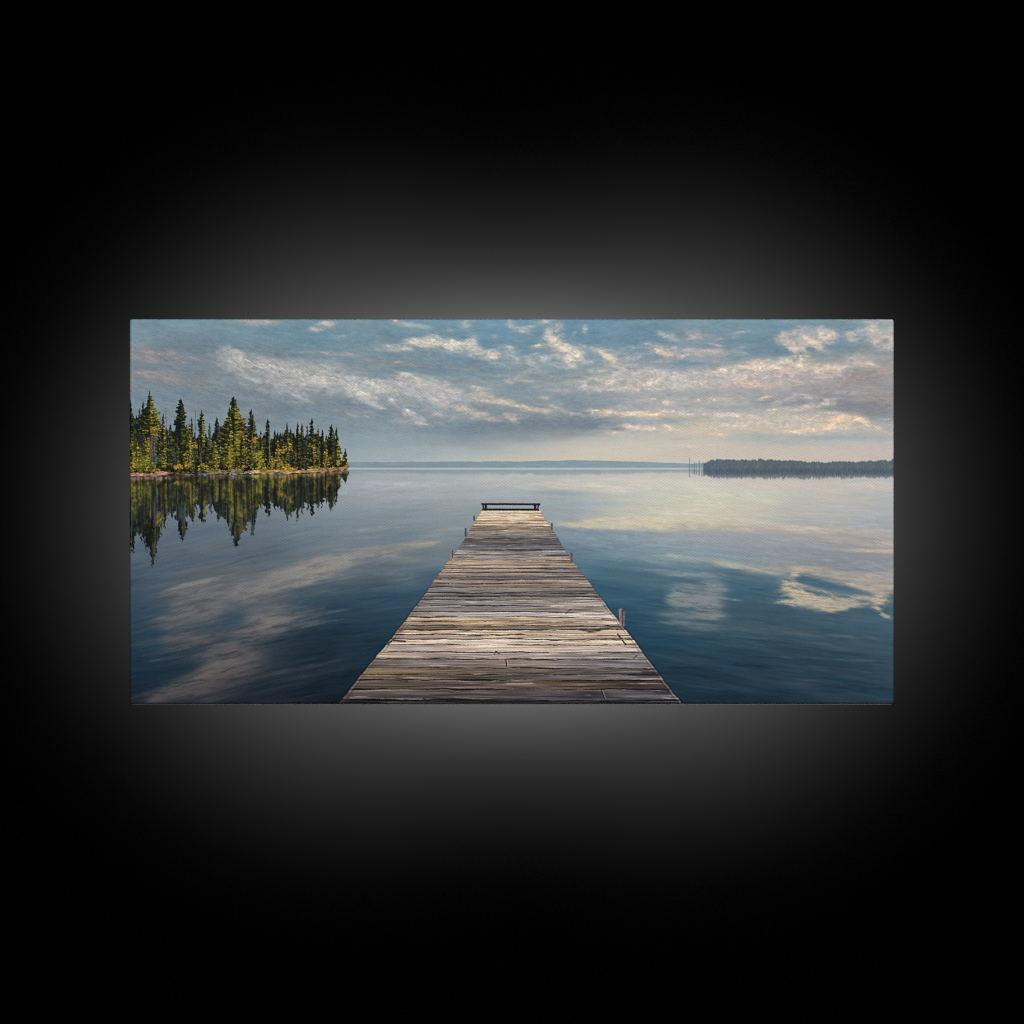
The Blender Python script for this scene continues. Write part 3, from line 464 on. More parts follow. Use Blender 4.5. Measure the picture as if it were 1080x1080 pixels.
# ---------------- the forest on the left shore, painted on a layer of its own
print('paint: forest')
FC = np.zeros((NH, NW, 3), np.float32); FA = np.zeros((NH, NW), np.float32); FL = np.zeros((NH, NW), np.int16)
frng = np.random.RandomState(11)


def dab(cx, cy, rx, ry, ang, col, alpha=.9, lid=None):
    sl = window(cx, cy, max(rx, ry) + 1.2)
    x, y = X[sl], Y[sl]
    if x.size == 0:
        return
    c, s = math.cos(ang), math.sin(ang)
    u = ((x - cx) * c + (y - cy) * s) / rx; v = (-(x - cx) * s + (y - cy) * c) / ry
    a = np.clip((1.15 - np.sqrt(u * u + v * v)) * 2.2, 0, 1) * alpha
    A = FA[sl]
    na = a + A * (1 - a)
    FC[sl] = np.where(na[..., None] > 1e-4, (np.asarray(col, np.float32) / 255 * a[..., None] + FC[sl] * (A * (1 - a))[..., None]) / np.maximum(na, 1e-4)[..., None], FC[sl])
    FA[sl] = na
    if lid is not None:
        ls = FL[sl]; ls[a > .45] = lid


def shore_y(x):
    return np.interp(x, [136, 172, 200, 240, 300, 330, 352, 368], [501.5, 500.6, 499.8, 498.8, 498.4, 497.4, 495.6, 494.4])


# dark mass between the trunks
skyline_x = [136, 150, 165, 178, 190, 203, 215, 228, 240, 256, 272, 285, 298, 312, 328, 345, 356, 361]
skyline_y = [442, 440, 448, 456, 452, 458, 462, 456, 446, 450, 462, 462, 460, 458, 459, 462, 466, 490]
sk = np.interp(xs, skyline_x, skyline_y)[None, :] + (fbm(X / 2.4, X * 0, 41, 3) - .5) * 15
mass = sstep(-1, 1.5, Y - sk) * sstep(1, -.5, Y - shore_y(X)) * (X < 362)
nn = fbm(X / 3.2, Y / 5.0, 44, 4, .6)
n2 = fbm(X / 7, Y / 9, 47, 3)
cm = C(15, 20, 21) + (C(66, 72, 31) - C(15, 20, 21)) * sstep(.48, .74, nn)[..., None]
cm = cm + (C(70, 84, 84) - cm) * (sstep(.62, .86, n2) * sstep(475, 452, Y) * .45)[..., None]
FC[:] = cm; FA[:] = mass; FL[mass > .5] = FOREST_ID
DARK, COOL, OLIVE, LIT, GOLD = (20, 25, 19), (25, 33, 32), (68, 72, 28), (120, 118, 42), (172, 140, 44)
PALS = {
 'dark': [(14, 19, 17), (23, 29, 21), (44, 48, 26), (86, 84, 36)],
 'olive': [(18, 22, 15), (46, 48, 22), (94, 90, 34), (148, 134, 52)],
 'lit': [(28, 33, 17), (80, 84, 28), (124, 120, 38), (164, 150, 54)],
 'cool': [(22, 30, 27), (44, 52, 40), (72, 78, 48), (108, 106, 58)],
 'gold': [(60, 48, 22), (120, 96, 32), (168, 134, 42), (196, 150, 50)],
 'grey': [(50, 58, 54), (70, 80, 74), (88, 96, 84), (104, 108, 88)],
}


def conifer(x, top, base, w, pal, bare=0.0, dens=1.0, trunk=None, power=.75, lean=0.0, label=None, lit_side=1):
    lid = new_part('pine_tree', FOREST_ID, label)
    P = PALS[pal]
    H = base - top
    if trunk is not None:
        t0 = top + H * .12
        for y in np.arange(t0, base, .6):
            dab(x + lean * (y - top) / H + .3 * math.sin(y * .2), y, .4 + .3 * (y - top) / H, .7, 0, np.array(trunk) * frng.uniform(.75, 1.12), .95, lid)
    crown = H * (1 - bare)
    y = top
    tier = 0.0
    while y < top + crown:
        t = (y - top) / crown
        env = w * 1.18 * min(1.0, (t * 1.15 + .01) ** power) * (1.0 if t < .85 else 1 - (t - .85) * 2.2)
        if y - top < 2.6:
            dab(x + lean * t, y, .42 + .1 * (y - top), .8, 0, P[0] if frng.rand() < .6 else P[1], .85, lid)
            y += .6
            continue
        ph = (y - top) / (2.6 + .12 * w) + lid * 7.7
        wl = .42 + 1.05 * float(vn(np.array([[ph]]), np.array([[0.5]]), 5)[0, 0]); wr = .42 + 1.05 * float(vn(np.array([[ph]]), np.array([[9.5]]), 6)[0, 0])
        # one whorl: a few separate boughs, each a short drooping run of needles with a shaded underside
        nb = max(1, int((1.2 + env * .55) * dens + frng.rand()))
        for k in range(nb):
            s = frng.choice([-1, 1]); reach = max(.8, env * frng.uniform(.55, 1.1) * (wl if s < 0 else wr))
            if frng.rand() < .35:
                reach *= .5
            droop = frng.uniform(-.55, .45); y0_ = y + frng.uniform(-1.3, 1.3)
            sh = .40 + .22 * s * lit_side + .26 * frng.randn() + .14 * (t - .3)
            nst = int(reach / .85) + 1
            for j in range(nst):
                q_ = (j + .6) / nst
                px = x + lean * t + s * reach * q_; py = y0_ + droop * reach * q_ * .8 + frng.uniform(-.45, .45)
                i_ = int(np.clip((sh + .15 * (q_ - .5)) * 4, 0, 3))
                c = np.array(P[i_]) * frng.uniform(.8, 1.2)
                dab(px, py + .7, .85, .5, s * droop, np.array(P[0]) * .9, .7, lid)
                dab(px, py, frng.uniform(.55, 1.15), frng.uniform(.42, .75), frng.uniform(-.9, .9), c, frng.uniform(.75, 1), lid)
        dab(x + lean * t, y, .6 + .1 * env, .8, 0, P[0], .8, lid)
        y += frng.uniform(.75, 1.15)
    return lid


def snag(x, top, base, col, w=.45):
    lid = new_part('dead_tree', FOREST_ID)
    for y in np.arange(top, base, .5):
        dab(x + .25 * math.sin(y * .3), y, w * (.6 + .6 * (y - top) / (base - top)), .6, 0, np.array(col) * frng.uniform(.8, 1.1), .85, lid)
        if frng.rand() < .12:
            s = frng.choice([-1, 1]); dab(x + s * 1.1, y, 1.0, .3, s * .3, col, .6, lid)


# distant tops, then nearer trees
conifer(221, 447, 492, 3.4, 'grey'); conifer(275, 454, 490, 3.2, 'grey'); conifer(270, 456, 492, 3, 'cool'); conifer(335.5, 452, 492, 3.2, 'cool')
conifer(147, 431, 492, 4, 'cool', dens=.7); conifer(151, 423.5, 492, 4.2, 'cool', dens=.8); conifer(179.5, 447, 494, 5, 'cool'); conifer(340, 453, 492, 3.2, 'dark')
conifer(306.5, 452, 490, 3.2, 'cool'); conifer(318.5, 447, 492, 4, 'cool'); conifer(324, 449, 492, 2, 'grey', dens=.6); conifer(344, 459, 492, 3, 'dark'); conifer(296, 456, 492, 3, 'olive')
conifer(232, 452, 494, 4, 'dark'); conifer(217, 457, 494, 4, 'dark')
for k in range(34):
    x = frng.uniform(138, 358); tp = float(np.interp(x, skyline_x, skyline_y)) + frng.uniform(-9, 9)
    conifer(x, tp, 494, frng.uniform(2.2, 4.6), frng.choice(['cool', 'dark', 'olive', 'cool', 'grey', 'lit']), dens=frng.uniform(.55, .95), power=frng.uniform(.45, .9), bare=frng.choice([0, .15, .3]))
snag(175.2, 430, 478, (98, 76, 66)); snag(206.3, 433.5, 480, (96, 94, 92)); snag(168.8, 437, 470, (92, 88, 84), .35)
conifer(137.5, 422.5, 496, 4.4, 'dark', power=.6)
conifer(172.2, 437, 490, 4, 'olive', dens=.75, trunk=(70, 58, 46))
conifer(202.3, 441, 494, 3, 'olive', dens=.6, trunk=(96, 78, 58), bare=.35)
conifer(212.6, 433, 488, 3.8, 'olive', dens=.8, trunk=(84, 72, 64), bare=.3, power=.35)
conifer(228.5, 440, 492, 5, 'dark')
conifer(282.5, 442, 494, 3.6, 'dark', trunk=(110, 96, 88), bare=.1, power=.5)
conifer(290, 454, 494, 3.2, 'dark', power=.6)
conifer(302.6, 446, 494, 4.6, 'cool'); conifer(314, 446, 494, 3.8, 'dark'); conifer(329, 441, 494, 4.0, 'dark', power=.6, label='printed pine with a slender dark crown')
conifer(349.5, 448, 494, 3.6, 'dark', power=.4); conifer(355, 451, 494.5, 5.4, 'olive', power=.85, label='printed pine with a narrow olive spire')
conifer(190.6, 420.5, 494, 6.6, 'dark', power=.35, dens=1.2, label='printed pine with a dense column of dark needles')
conifer(199.5, 447, 492, 4.6, 'lit', dens=.8, power=.5)
conifer(265, 431.5, 494, 6.4, 'cool', trunk=(110, 84, 66), bare=.22, power=.6); conifer(266.5, 441, 494, 5.4, 'olive', bare=.35, dens=.6)
conifer(246.6, 418.5, 492, 7.5, 'dark', power=.6, dens=1.2, bare=.45); conifer(247, 428, 494, 13, 'olive', power=.5, dens=1.05, trunk=(112, 76, 54), bare=.12, label='printed broad pine, tallest of the middle of the grove')
conifer(242, 430, 492, 4.2, 'lit', dens=.8, bare=.2)
conifer(157.6, 412.6, 484, 9.2, 'olive', power=.7, dens=1.1, trunk=(122, 84, 66), bare=.34, lean=.8, label='printed pine, the tallest, with a bare brown trunk')
conifer(144, 462, 494, 5, 'lit', dens=.7); conifer(153, 462, 497, 6.5, 'lit', dens=.9); conifer(139, 464, 497, 5, 'lit', dens=.9)
conifer(186.5, 460, 494, 3.6, 'cool'); conifer(195, 468, 495, 5, 'olive'); conifer(170, 470, 494, 4, 'lit', dens=.7)
conifer(225.5, 463, 493, 6.5, 'lit', dens=.8); conifer(240.5, 462, 493, 7, 'lit', dens=.7); conifer(255, 458, 494, 6, 'olive', dens=.8)
conifer(272, 470, 496, 7, 'lit', dens=.8); conifer(293, 464, 494, 2.8, 'gold', dens=.9); conifer(364.2, 473.5, 494, 4, 'olive', power=.9, label='printed small pine alone at the end of the point')
conifer(301, 469, 495, 4, 'olive', dens=.8); conifer(320, 462, 494, 4, 'dark'); conifer(343.5, 463, 494, 2.8, 'gold', dens=.55); conifer(330, 458, 494, 4.4, 'olive', dens=.6)
conifer(286, 470, 495, 3, 'lit', dens=.7); conifer(310, 470, 494, 3.6, 'dark')
# pale trunks in front
for (x, y0, y1, c) in [(148.6, 472, 496, (128, 96, 76)), (142.4, 485, 497, (130, 84, 46)), (145.4, 487, 497, (120, 92, 62)), (160.2, 460, 482, (130, 90, 72)), (202, 458, 490, (100, 82, 62)), (211, 470, 488, (88, 82, 80)), (228.6, 483, 495, (108, 84, 70)), (224.5, 476, 490, (104, 82, 52)), (236.6, 480, 494, (96, 72, 60)), (243.5, 460, 495, (118, 78, 52)), (266, 455, 490, (108, 84, 64)), (284.4, 455, 488, (112, 98, 92)), (292.6, 480, 495, (116, 84, 86)), (312, 474, 486, (110, 58, 36)), (343.8, 484, 495, (124, 108, 108)), (352.8, 460, 494, (60, 50, 40)), (259, 470, 492, (52, 44, 36)), (249, 470, 494, (64, 46, 36)), (318, 482, 495, (72, 68, 74)), (322, 484, 495, (66, 60, 64))]:
    for y in np.arange(y0, y1, .5):
        dab(x + .3 * math.sin(y * .33), y, .42 + .25 * (y - y0) / (y1 - y0), .5, 0, np.array(c) * frng.uniform(.75, 1.15), .85)
# undergrowth in sun and autumn colour
for (x, y, rx, ry, p, n) in [(147, 489, 9, 7, 'lit', 90), (157, 492, 8, 6, 'lit', 60), (139, 495, 4, 4, 'gold', 20), (188, 492.5, 5, 3, 'gold', 46), (197, 491, 2, 2.6, 'gold', 20), (166, 497, 6, 2.4, 'gold', 30), (214, 494, 6, 5, 'lit', 60), (225, 497, 9, 2.6, 'lit', 60), (233, 497.5, 5, 1.6, 'gold', 22), (248, 496, 8, 3, 'lit', 50), (203, 493, 4, 3.6, 'olive', 30), (273, 484, 9, 8, 'lit', 90), (262, 480, 6, 8, 'olive', 50), (273, 496, 9, 3, 'lit', 70), (268, 464, 3, 3, 'gold', 12), (287, 489, 4, 6, 'lit', 36), (299, 491, 5, 5, 'lit', 36), (307, 495, 8, 3, 'gold', 50), (297, 476, 6, 2, 'gold', 26), (306, 471, 2.4, 4, 'gold', 16), (329, 473, 5, 6, 'olive', 40), (331, 494, 9, 2.6, 'lit', 60), (350, 494.5, 8, 1.4, 'gold', 34), (306, 496, 9, 1.8, 'gold', 40), (358, 494, 6, 1.2, 'gold', 24), (244, 497, 10, 1.8, 'lit', 40), (222, 498, 8, 1.4, 'gold', 24), (286, 497, 8, 1.8, 'lit', 40), (318, 490, 6, 4, 'dark', 40), (240, 487, 6, 7, 'lit', 60), (252, 480, 7, 8, 'lit', 50), (290, 496.5, 6, 2, 'lit', 30), (330, 471, 2, 2, 'gold', 8), (180, 480, 5, 10, 'dark', 70), (206, 480, 4, 9, 'dark', 60), (217, 480, 4, 9, 'dark', 60), (196, 484, 4, 6, 'olive', 30), (171, 484, 4, 7, 'olive', 34), (348, 486, 8, 7, 'olive', 50), (305, 484, 7, 5, 'dark', 50), (358, 489, 3, 5, 'olive', 24), (322, 472, 7, 8, 'dark', 60), (280, 476, 3, 8, 'dark', 30)]:
    P = PALS[p]
    for k in range(n):
        a_, r_ = frng.uniform(0, 6.28), frng.rand() ** .6
        px, py = x + math.cos(a_) * r_ * rx, y + math.sin(a_) * r_ * ry
        i = int(np.clip((frng.rand() * .75 + .3 * (1 - (py - y) / ry) * .5) * 4, 0, 3))
        dab(px, py, frng.uniform(.6, 1.5), frng.uniform(.45, .9), frng.uniform(-.7, .7), np.array(P[i]) * frng.uniform(.8, 1.15), .85)
# the bank: stones, driftwood, grass
for k in range(520):
    x = frng.uniform(136, 367.5); y = shore_y(x) + frng.uniform(-2.2, .9) + .9 * math.sin(x * .21) * math.sin(x * .047)
    pick = frng.rand()
    if x < 178:
        c = (170, 128, 108) if pick < .55 else ((196, 158, 138) if pick < .8 else (136, 92, 62))
    elif x < 208:
        c = (34, 32, 26) if pick < .7 else (120, 90, 60)
    elif x < 262:
        c = (142, 126, 120) if pick < .45 else ((44, 40, 36) if pick < .75 else (110, 104, 50))
    elif x < 335:
        c = (176, 138, 80) if pick < .45 else ((120, 110, 48) if pick < .65 else (204, 168, 128))
    else:
        c = (158, 118, 92) if pick < .5 else ((186, 138, 70) if pick < .8 else (96, 76, 74))
    dab(x, y, frng.uniform(1, 3.4), frng.uniform(.45, 1.05), frng.uniform(-.12, .12), np.array(c) * frng.uniform(.75, 1.15), .85, FOREST_ID)
for k in range(120):
    x = frng.uniform(136, 366); dab(x, shore_y(x) + 1.2 + frng.uniform(-.2, .5), frng.uniform(1, 3), .4, 0, (30, 26, 24), .8, FOREST_ID)
FA *= (Y < shore_y(X) + 2.2) * sstep(369.5, 367.5, X)

# mirror image in the water: stretched, dragged down in vertical strokes
print('paint: reflection')
sy = shore_y(X) + 1.6
fxx = [136, 141, 149, 160, 168, 176, 186, 191, 197, 203, 214, 226, 236, 249, 258, 264, 272, 283, 293, 302, 312, 320, 327, 336, 347, 353, 362, 368]
fyy = [1.0, 1.0, .96, 1.07, .95, .8, .8, .86, .85, .84, .75, .8, .9, .95, 1.0, 1.0, .86, .78, .84, .95, .95, .8, .76, .82, .85, .80, .6, .55]
f = np.interp(X, fxx, fyy)
sh = np.interp(X, [136, 160, 192, 249, 300, 368], [2.5, 3.0, 1.4, 2.2, 0, -1.5]) * np.clip((Y - sy) / 70, 0, 1)
acc = np.zeros((NH, NW, 4), np.float32)
for k, dv in enumerate((-2.0, -1.0, -.3, .3, 1.0, 2.0)):
    wob = (vn(X / 2.2, Y / 2.6, 52) - .5) * 2.2 + (vn(X / 5, Y / 1.4, 53) - .5) * 1.8
    vy = sy - (Y - sy + dv * (0.35 + .65 * vn(X / 1.6, Y / 9, 54))) / f
    vx = X - sh + wob
    ii = np.clip(((vy - V0) * SS).astype(np.int32), 0, NH - 1); jj = np.clip(((vx - U0) * SS).astype(np.int32), 0, NW - 1)
    al = FA[ii, jj] * (vy < sy)
    acc[..., :3] += FC[ii, jj] * al[..., None]; acc[..., 3] += al
ra = acc[..., 3]
rc = acc[..., :3] / np.maximum(ra, 1e-3)[..., None]
ra = sstep(.28, .62, ra / 6 + (vn(X / 1.1, Y / 2.4, 55) - .5) * (.5 + .8 * sstep(515, 560, Y)) * (ra > .4)) * (Y > sy - .5) * (X < 369)
st = vn(X / 1.3, Y / 26, 56)
st2 = vn(X / 2.4, Y / 14, 59)
rc = rc * np.clip(.30 + .72 * st + .55 * (st2 - .42), .16, 1.15)[..., None] + C(4, 5, 6)
rc = rc * (1 - .45 * sstep(540, 575, Y))[..., None]
lumr = rc.mean(axis=-1, keepdims=True)
rc = np.clip(lumr + (rc - lumr) * 1.05, 0, 1)
ra = ra * .96 * (1 - .4 * sstep(.66, .8, vn(X / 1.25, Y / 20, 36)) * sstep(512, 548, Y))
img = img * (1 - ra[..., None]) + rc * ra[..., None]
img = img * (1 - FA[..., None]) + FC * FA[..., None]
sel = FA > .5
LAB[sel] = np.where(FL[sel] == 0, FOREST_ID, FL[sel])
# thin bright water line under the bank
for k in range(60):
    x = frng.uniform(138, 366); blob(img, x, shore_y(x) + 2.6, frng.uniform(3, 9), .35, 0, (96, 84, 72), .35, .6, 2, .6, 4)

# ---------------- the pier
print('paint: pier')
EL = [(537.5, 508), (540, 507), (566, 491.5), (583, 479.5), (601, 466), (628, 447), (649, 431.5), (679, 408), (717, 377), (743.5, 356.5)]
ER = [(537.5, 570.5), (540, 571.2), (558, 582.5), (583, 598), (607, 615.5), (627, 631), (651, 649.5), (667, 662), (685, 676), (712, 695.5), (743.5, 720.5)]
xl = np.interp(ys, [p[0] for p in EL], [p[1] for p in EL])[:, None] + (vn(Y[:, :1] / 6, Y[:, :1] * 0, 4) - .5) * 1.4
xr = np.interp(ys, [p[0] for p in ER], [p[1] for p in ER])[:, None] + (vn(Y[:, :1] / 6, Y[:, :1] * 0 + 9, 6) - .5) * 1.4
sc = np.clip((Y - 480) / 262, .2, 1.0)                       # nearer is larger
un = (X - xl) / (xr - xl) * 2 - 1
# planks: upper edge v, colour at the left / middle / right end
PL = [
 (536.0, (196,176,152), (206,186,160), (200,178,152)), (541.0, (186,160,132), (200,176,148), (190,164,138)), (544.5, (178,152,124), (190,166,138), (178,150,124)),
 (549.0, (150,130,108), (170,150,126), (166,144,122)), (552.0, (166,142,116), (160,138,114), (158,138,118)), (555.0, (118,104,92), (128,112,98), (120,106,96)),
 (560.0, (134,124,114), (138,128,120), (120,112,108)), (564.0, (104,98,96), (112,108,106), (110,106,106)), (568.0, (84,82,84), (88,88,92), (84,84,90)),
 (574.0, (94,94,98), (98,98,104), (88,88,96)), (580.0, (122,116,112), (112,110,110), (104,102,104)), (585.5, (126,118,112), (118,112,108), (128,118,108)),
 (591.5, (164,144,122), (160,140,118), (142,126,112)), (596.0, (142,126,112), (138,124,112), (112,104,100)), (600.0, (126,116,108), (124,114,106), (104,100,100)),
 (604.0, (132,120,110), (126,114,104), (112,106,104)), (608.0, (112,106,104), (112,104,98), (124,116,110)), (611.5, (132,120,108), (122,112,104), (126,116,108)),
 (615.5, (104,96,90), (102,92,80), (100,94,92)), (619.5, (124,120,118), (128,122,116), (104,100,100)), (625.6, (104,102,104), (104,102,104), (138,128,122)),
 (629.5, (118,116,118), (120,116,114), (142,132,124)), (633.0, (104,102,104), (112,108,108), (154,142,130)), (639.0, (132,126,122), (124,120,120), (160,146,134)),
 (645.5, (122,116,112), (156,154,156), (164,150,136)), (651.0, (150,132,112), (148,128,104), (168,152,136)), (656.0, (140,120,98), (140,120,100), (160,142,122)),
 (660.0, (142,124,104), (134,116,98), (150,136,118)), (664.5, (132,116,106), (172,154,134), (156,140,122)), (670.0, (96,88,86), (166,146,126), (152,136,122)),
 (674.5, (164,144,130), (176,156,138), (170,150,132)), (680.5, (160,146,136), (180,162,148), (158,146,138)), (688.0, (156,140,128), (174,158,146), (128,124,126)),
 (695.5, (106,98,96), (134,122,116), (114,114,122)), (705.0, (130,116,92), (104,94,88), (78,74,80)), (711.5, (112,98,78), (88,78,74), (84,80,84)),
 (717.5, (100,90,86), (110,96,90), (82,70,64)), (727.5, (98,88,84), (86,82,86), (82,84,94)), (738.5, (40,36,36), (44,42,46), (54,54,62)), (746.0, (60, 56, 54), (60, 56, 54), (60, 56, 54)),
]
edges = np.array([p[0] for p in PL], np.float32)
wobble = (fbm(X / 46, X * 0 + 3, 24, 3) - .5) * 2.6 * sc + (vn(X / 9, Y / 30, 28) - .5) * .7 * sc - (X - 540) / 180 * .6 * sc
Yp = Y + wobble + (vn(X / 3.2, Y / 6, 63) - .5) * .3 * sc + (vn(X / 6.5, Y / 9, 51) - .5) * .3 * sc
pi = np.clip(np.searchsorted(edges, Yp, side='right') - 1, 0, len(PL) - 2)
pc = np.array([[p[1], p[2], p[3]] for p in PL], np.float32) / 255
uw = np.clip(un + (fbm(X / 24, Y / 3, 29, 3) - .5) * .9, -1, 1)
tl = np.clip(-uw, 0, 1)[..., None]; tr = np.clip(uw, 0, 1)[..., None]
pier = pc[pi, 1] * (1 - tl - tr) + pc[pi, 0] * tl + pc[pi, 2] * tr
# grain: long streaks whose thickness follows the distance
g1 = fbm(X / (62 * sc + 10) + pi * 7.3, (Y + wobble) / (1.9 * sc + .3), 35, 4, .62) - .5
g2 = vn(X / (24 * sc + 5) + pi * 3.1, (Y + wobble) / (.8 * sc + .3), 37) - .5
g3 = fbm(X / (90 * sc + 14) + pi * 5.7, Y / (4.5 * sc + .6), 39, 3) - .5
pier = pier * (1 + (g1 * .66 + g2 * .34 + g3 * .45)[..., None])
pier += (g3 * .11)[..., None] * np.array([1.0, .35, -.65], np.float32)            # ochre and blue-grey drifts
hot = sstep(.60, .78, fbm(X / (80 * sc + 8) + pi * 2.9, Y / (2.2 * sc + .5), 43, 3))
pier = pier * (1 - 0.26 * hot[..., None]) + C(150, 112, 66) * (0.26 * hot)[..., None] * (.55 + .45 * sc)[..., None]
lite = sstep(.66, .82, fbm(X / (26 * sc + 6) + pi * 4.4, Y / (1.1 * sc + .3), 48, 3)) * sstep(-1.0, .2, pier.mean(-1) * 4 - 1.2)
pier = pier + lite[..., None] * .08
tone = TABLE[60][pi % 128, (pi * 7) % 128] - .5
pier = pier * (1 + tone * .30)[..., None]
blue = sstep(.55, .75, fbm(X / (70 * sc + 8) + pi * 1.9, Y / (2.0 * sc + .5), 62, 3))
pier = pier * (1 - .3 * blue[..., None]) + C(128, 134, 146) * (.3 * blue)[..., None]
# gaps between planks
e0 = edges[pi]; e1 = edges[pi + 1]
dist = np.minimum(Yp - e0, e1 - Yp)
gw = (.12 + 1.15 * sc) * np.clip(vn(X / 48 + pi * 9.7, pi * 1.0, 57) * 1.5 - .12, .05, 1.3) * (.62 + .85 * vn(X * 0 + pi * 3.3, pi * 1.0, 61)) * (.6 + .8 * vn(X / 7 + pi * 2.2, pi * 1.0, 45))
gap = sstep(gw, gw * .3, dist) * (.5 + .36 * sc)
pier = pier * (1 - gap[..., None]) + C(26, 22, 22) * gap[..., None]
# a lighter worn rim just under a gap
rim = sstep(.4, .0, np.abs((Yp - e0) - gw * 1.3) / (1.3 * sc + .2)) * .10 * (vn(X / 14 + pi, pi * 2.0, 58) > .45)
pier = pier + rim[..., None]
plum = pier.mean(-1, keepdims=True)
pier = plum + (pier - plum) * .70
pier = ((pier - .44) * 1.28 + .462) * np.array([1.018, .994, .985], np.float32)
pier = np.clip(pier, .03, .93)
PRE = img.copy()
a = sstep(-.4, .4, X - xl) * sstep(-.4, .4, xr - X) * sstep(537.4, 538.2, Y)
img = img * (1 - a[..., None]) + pier * a[..., None]
LAB[a > .5] = PIER_ID
pier_mask = a
# edge boards: pale sunlit rim, dark underside against the water
for side, e in ((-1, xl), (1, xr)):
    d = (X - e) * -side                     # >0 inside
    wd = 1.0 + 2.2 * sc
    rimc = sstep(0, .5, d) * sstep(wd, wd * .45, d) * (Y > 539) * (.05 + .5 * vn(X * 0 + 3, Y / 9, 15 + side)) * sstep(600, 640, Y)
    img = img * (1 - rimc[..., None]) + C(158, 144, 134) * rimc[..., None] * (.72 + .25 * sc)[..., None] + img * 0
    line = sstep(wd * .42, 0, np.abs(d - wd * 1.15)) * (Y > 630) * .35 * (vn(X * 0 + 8, Y / 5, 19) > .3)
    img = img * (1 - line[..., None]) + C(44, 38, 38) * line[..., None]
    under = sstep(-2.2 * sc - .4, -.2, d) * (d < .3) * (Y > 541) * .5
    img = img * (1 - under[..., None]) + C(24, 34, 44) * under[..., None]


def stroke_line(pts, w, col, alpha=.9):
    for k in range(len(pts) - 1):
        (ax, ay), (bx, by) = pts[k], pts[k + 1]
        L = math.hypot(bx - ax, by - ay); nx, ny = -(by - ay) / L * w / 2, (bx - ax) / L * w / 2
        quad(img, LAB, [(ax + nx, ay + ny), (bx + nx, by + ny), (bx - nx, by - ny), (ax - nx, ay - ny)], col, alpha, .4)


# splits, knots, holes
stroke_line([(533.6, 696), (534.8, 703.5)], 1.5, (26, 22, 22)); stroke_line([(534.8, 696), (535.8, 704)], .8, (190, 176, 164), .7)
stroke_line([(651.2, 668.5), (660.5, 680.5)], 1.8, (34, 29, 29), .8); stroke_line([(653.8, 668), (662, 678.8)], 1.0, (170, 156, 144), .7)
stroke_line([(634, 728), (637.8, 737.5)], 1.2, (32, 28, 28)); stroke_line([(635.4, 728), (639, 737)], .8, (150, 144, 144), .6)
stroke_line([(522, 687), (527, 689.5)], 1.6, (60, 48, 42), .8); stroke_line([(521, 690), (524.5, 686.5)], .9, (50, 40, 36), .8)
stroke_line([(672, 691), (668, 694.5)], 1.2, (52, 44, 42), .7); stroke_line([(412, 717), (430, 718.5)], 1.0, (24, 20, 20), .6)
stroke_line([(408.5, 679), (414, 675.5), (428, 676.5)], 2.0, (40, 32, 30), .8); stroke_line([(446, 736.5), (452, 741)], 2.4, (34, 28, 26), .7)
blob(img, 682, 709, 11, 3.4, 10, (48, 40, 38), .75, .8, 3, .6, 2); blob(img, 575, 721, 30, 2.0, 2, (96, 66, 44), .6, .8, 3, .6, 3); blob(img, 392, 709, 20, 2.6, 0, (150, 130, 92), .35, .8, 3, .6, 3)
blob(img, 432, 736, 3, 5, 0, (70, 62, 60), .4); blob(img, 366, 736, 9, 4, -40, (64, 58, 56), .6, .6, 3, .6, 2); blob(img, 600, 644.5, 4, .9, -40, (76, 64, 58), .7); blob(img, 586, 637, 3, 1.2, 0, (88, 76, 70), .6); blob(img, 603, 646, 2, 1.6, 0, (80, 70, 64), .6)
blob(img, 422, 666, 8, 1.8, -14, (96, 80, 70), .6); blob(img, 447, 651, 30, 1.0, 0, (60, 52, 48), .5, .8, 2, .6, 5); blob(img, 470, 648, 26, 1.1, 0, (172, 176, 184), .6, .8, 2, .6, 5); blob(img, 480, 657, 26, .9, 0, (176, 136, 84), .6, .8, 2, .6, 5); blob(img, 500, 663, 34, .8, 0, (168, 124, 70), .55, .8, 2, .6, 5)
blob(img, 510, 619, 22, .8, 0, (120, 84, 40), .6, .8, 2, .6, 5); blob(img, 430, 627, 8, .9, 0, (44, 40, 42), .6); blob(img, 548, 580.5, 44, .7, 0, (66, 44, 34), .7, .5, 2, .6, 6); blob(img, 545, 568, 40, .6, 0, (60, 48, 42), .6, .5, 2, .6, 6); blob(img, 540, 575, 44, 2.2, 0, (78, 80, 88), .5, .7, 2, .6, 6)
for k in range(170):
    y = 541 + 200 * frng.rand() ** .7; s_ = (y - 497) / 245
    l = np.interp(y, [p[0] for p in EL], [p[1] for p in EL]); r = np.interp(y, [p[0] for p in ER], [p[1] for p in ER])
    x = frng.uniform(l + 4 * s_, r - 4 * s_)
    lightd = frng.rand() > .5
    blob(img, x, y, frng.uniform(5, 26) * s_ + 2, frng.uniform(.3, .9) * s_ + .15, frng.uniform(-1.5, 1.5), (188, 174, 162) if lightd else (50, 44, 42), frng.uniform(.25, .6), .8, 2 * s_ + .4, .6, 6)
# shadow of the mooring post across the boards
streak(img, [(658, 661), (640, 663.3), (622, 665.3), (610, 665)], 2.1, (52, 49, 42), .85, .4)
streak(img, [(630, 665.5), (612, 664)], 1.4, (104, 92, 48), .6, .5)
streak(img, [(601, 592), (585, 593)], .9, (70, 64, 62), .6, .4)

under = (sstep(-3.0, -.2, X - xl) * (X < xl) + sstep(-3.0, -.2, xr - X) * (X > xr)) * sstep(600, 660, Y)
img = PRE * (1 - .35 * under[..., None]) * (1 - pier_mask[..., None]) + img * pier_mask[..., None]

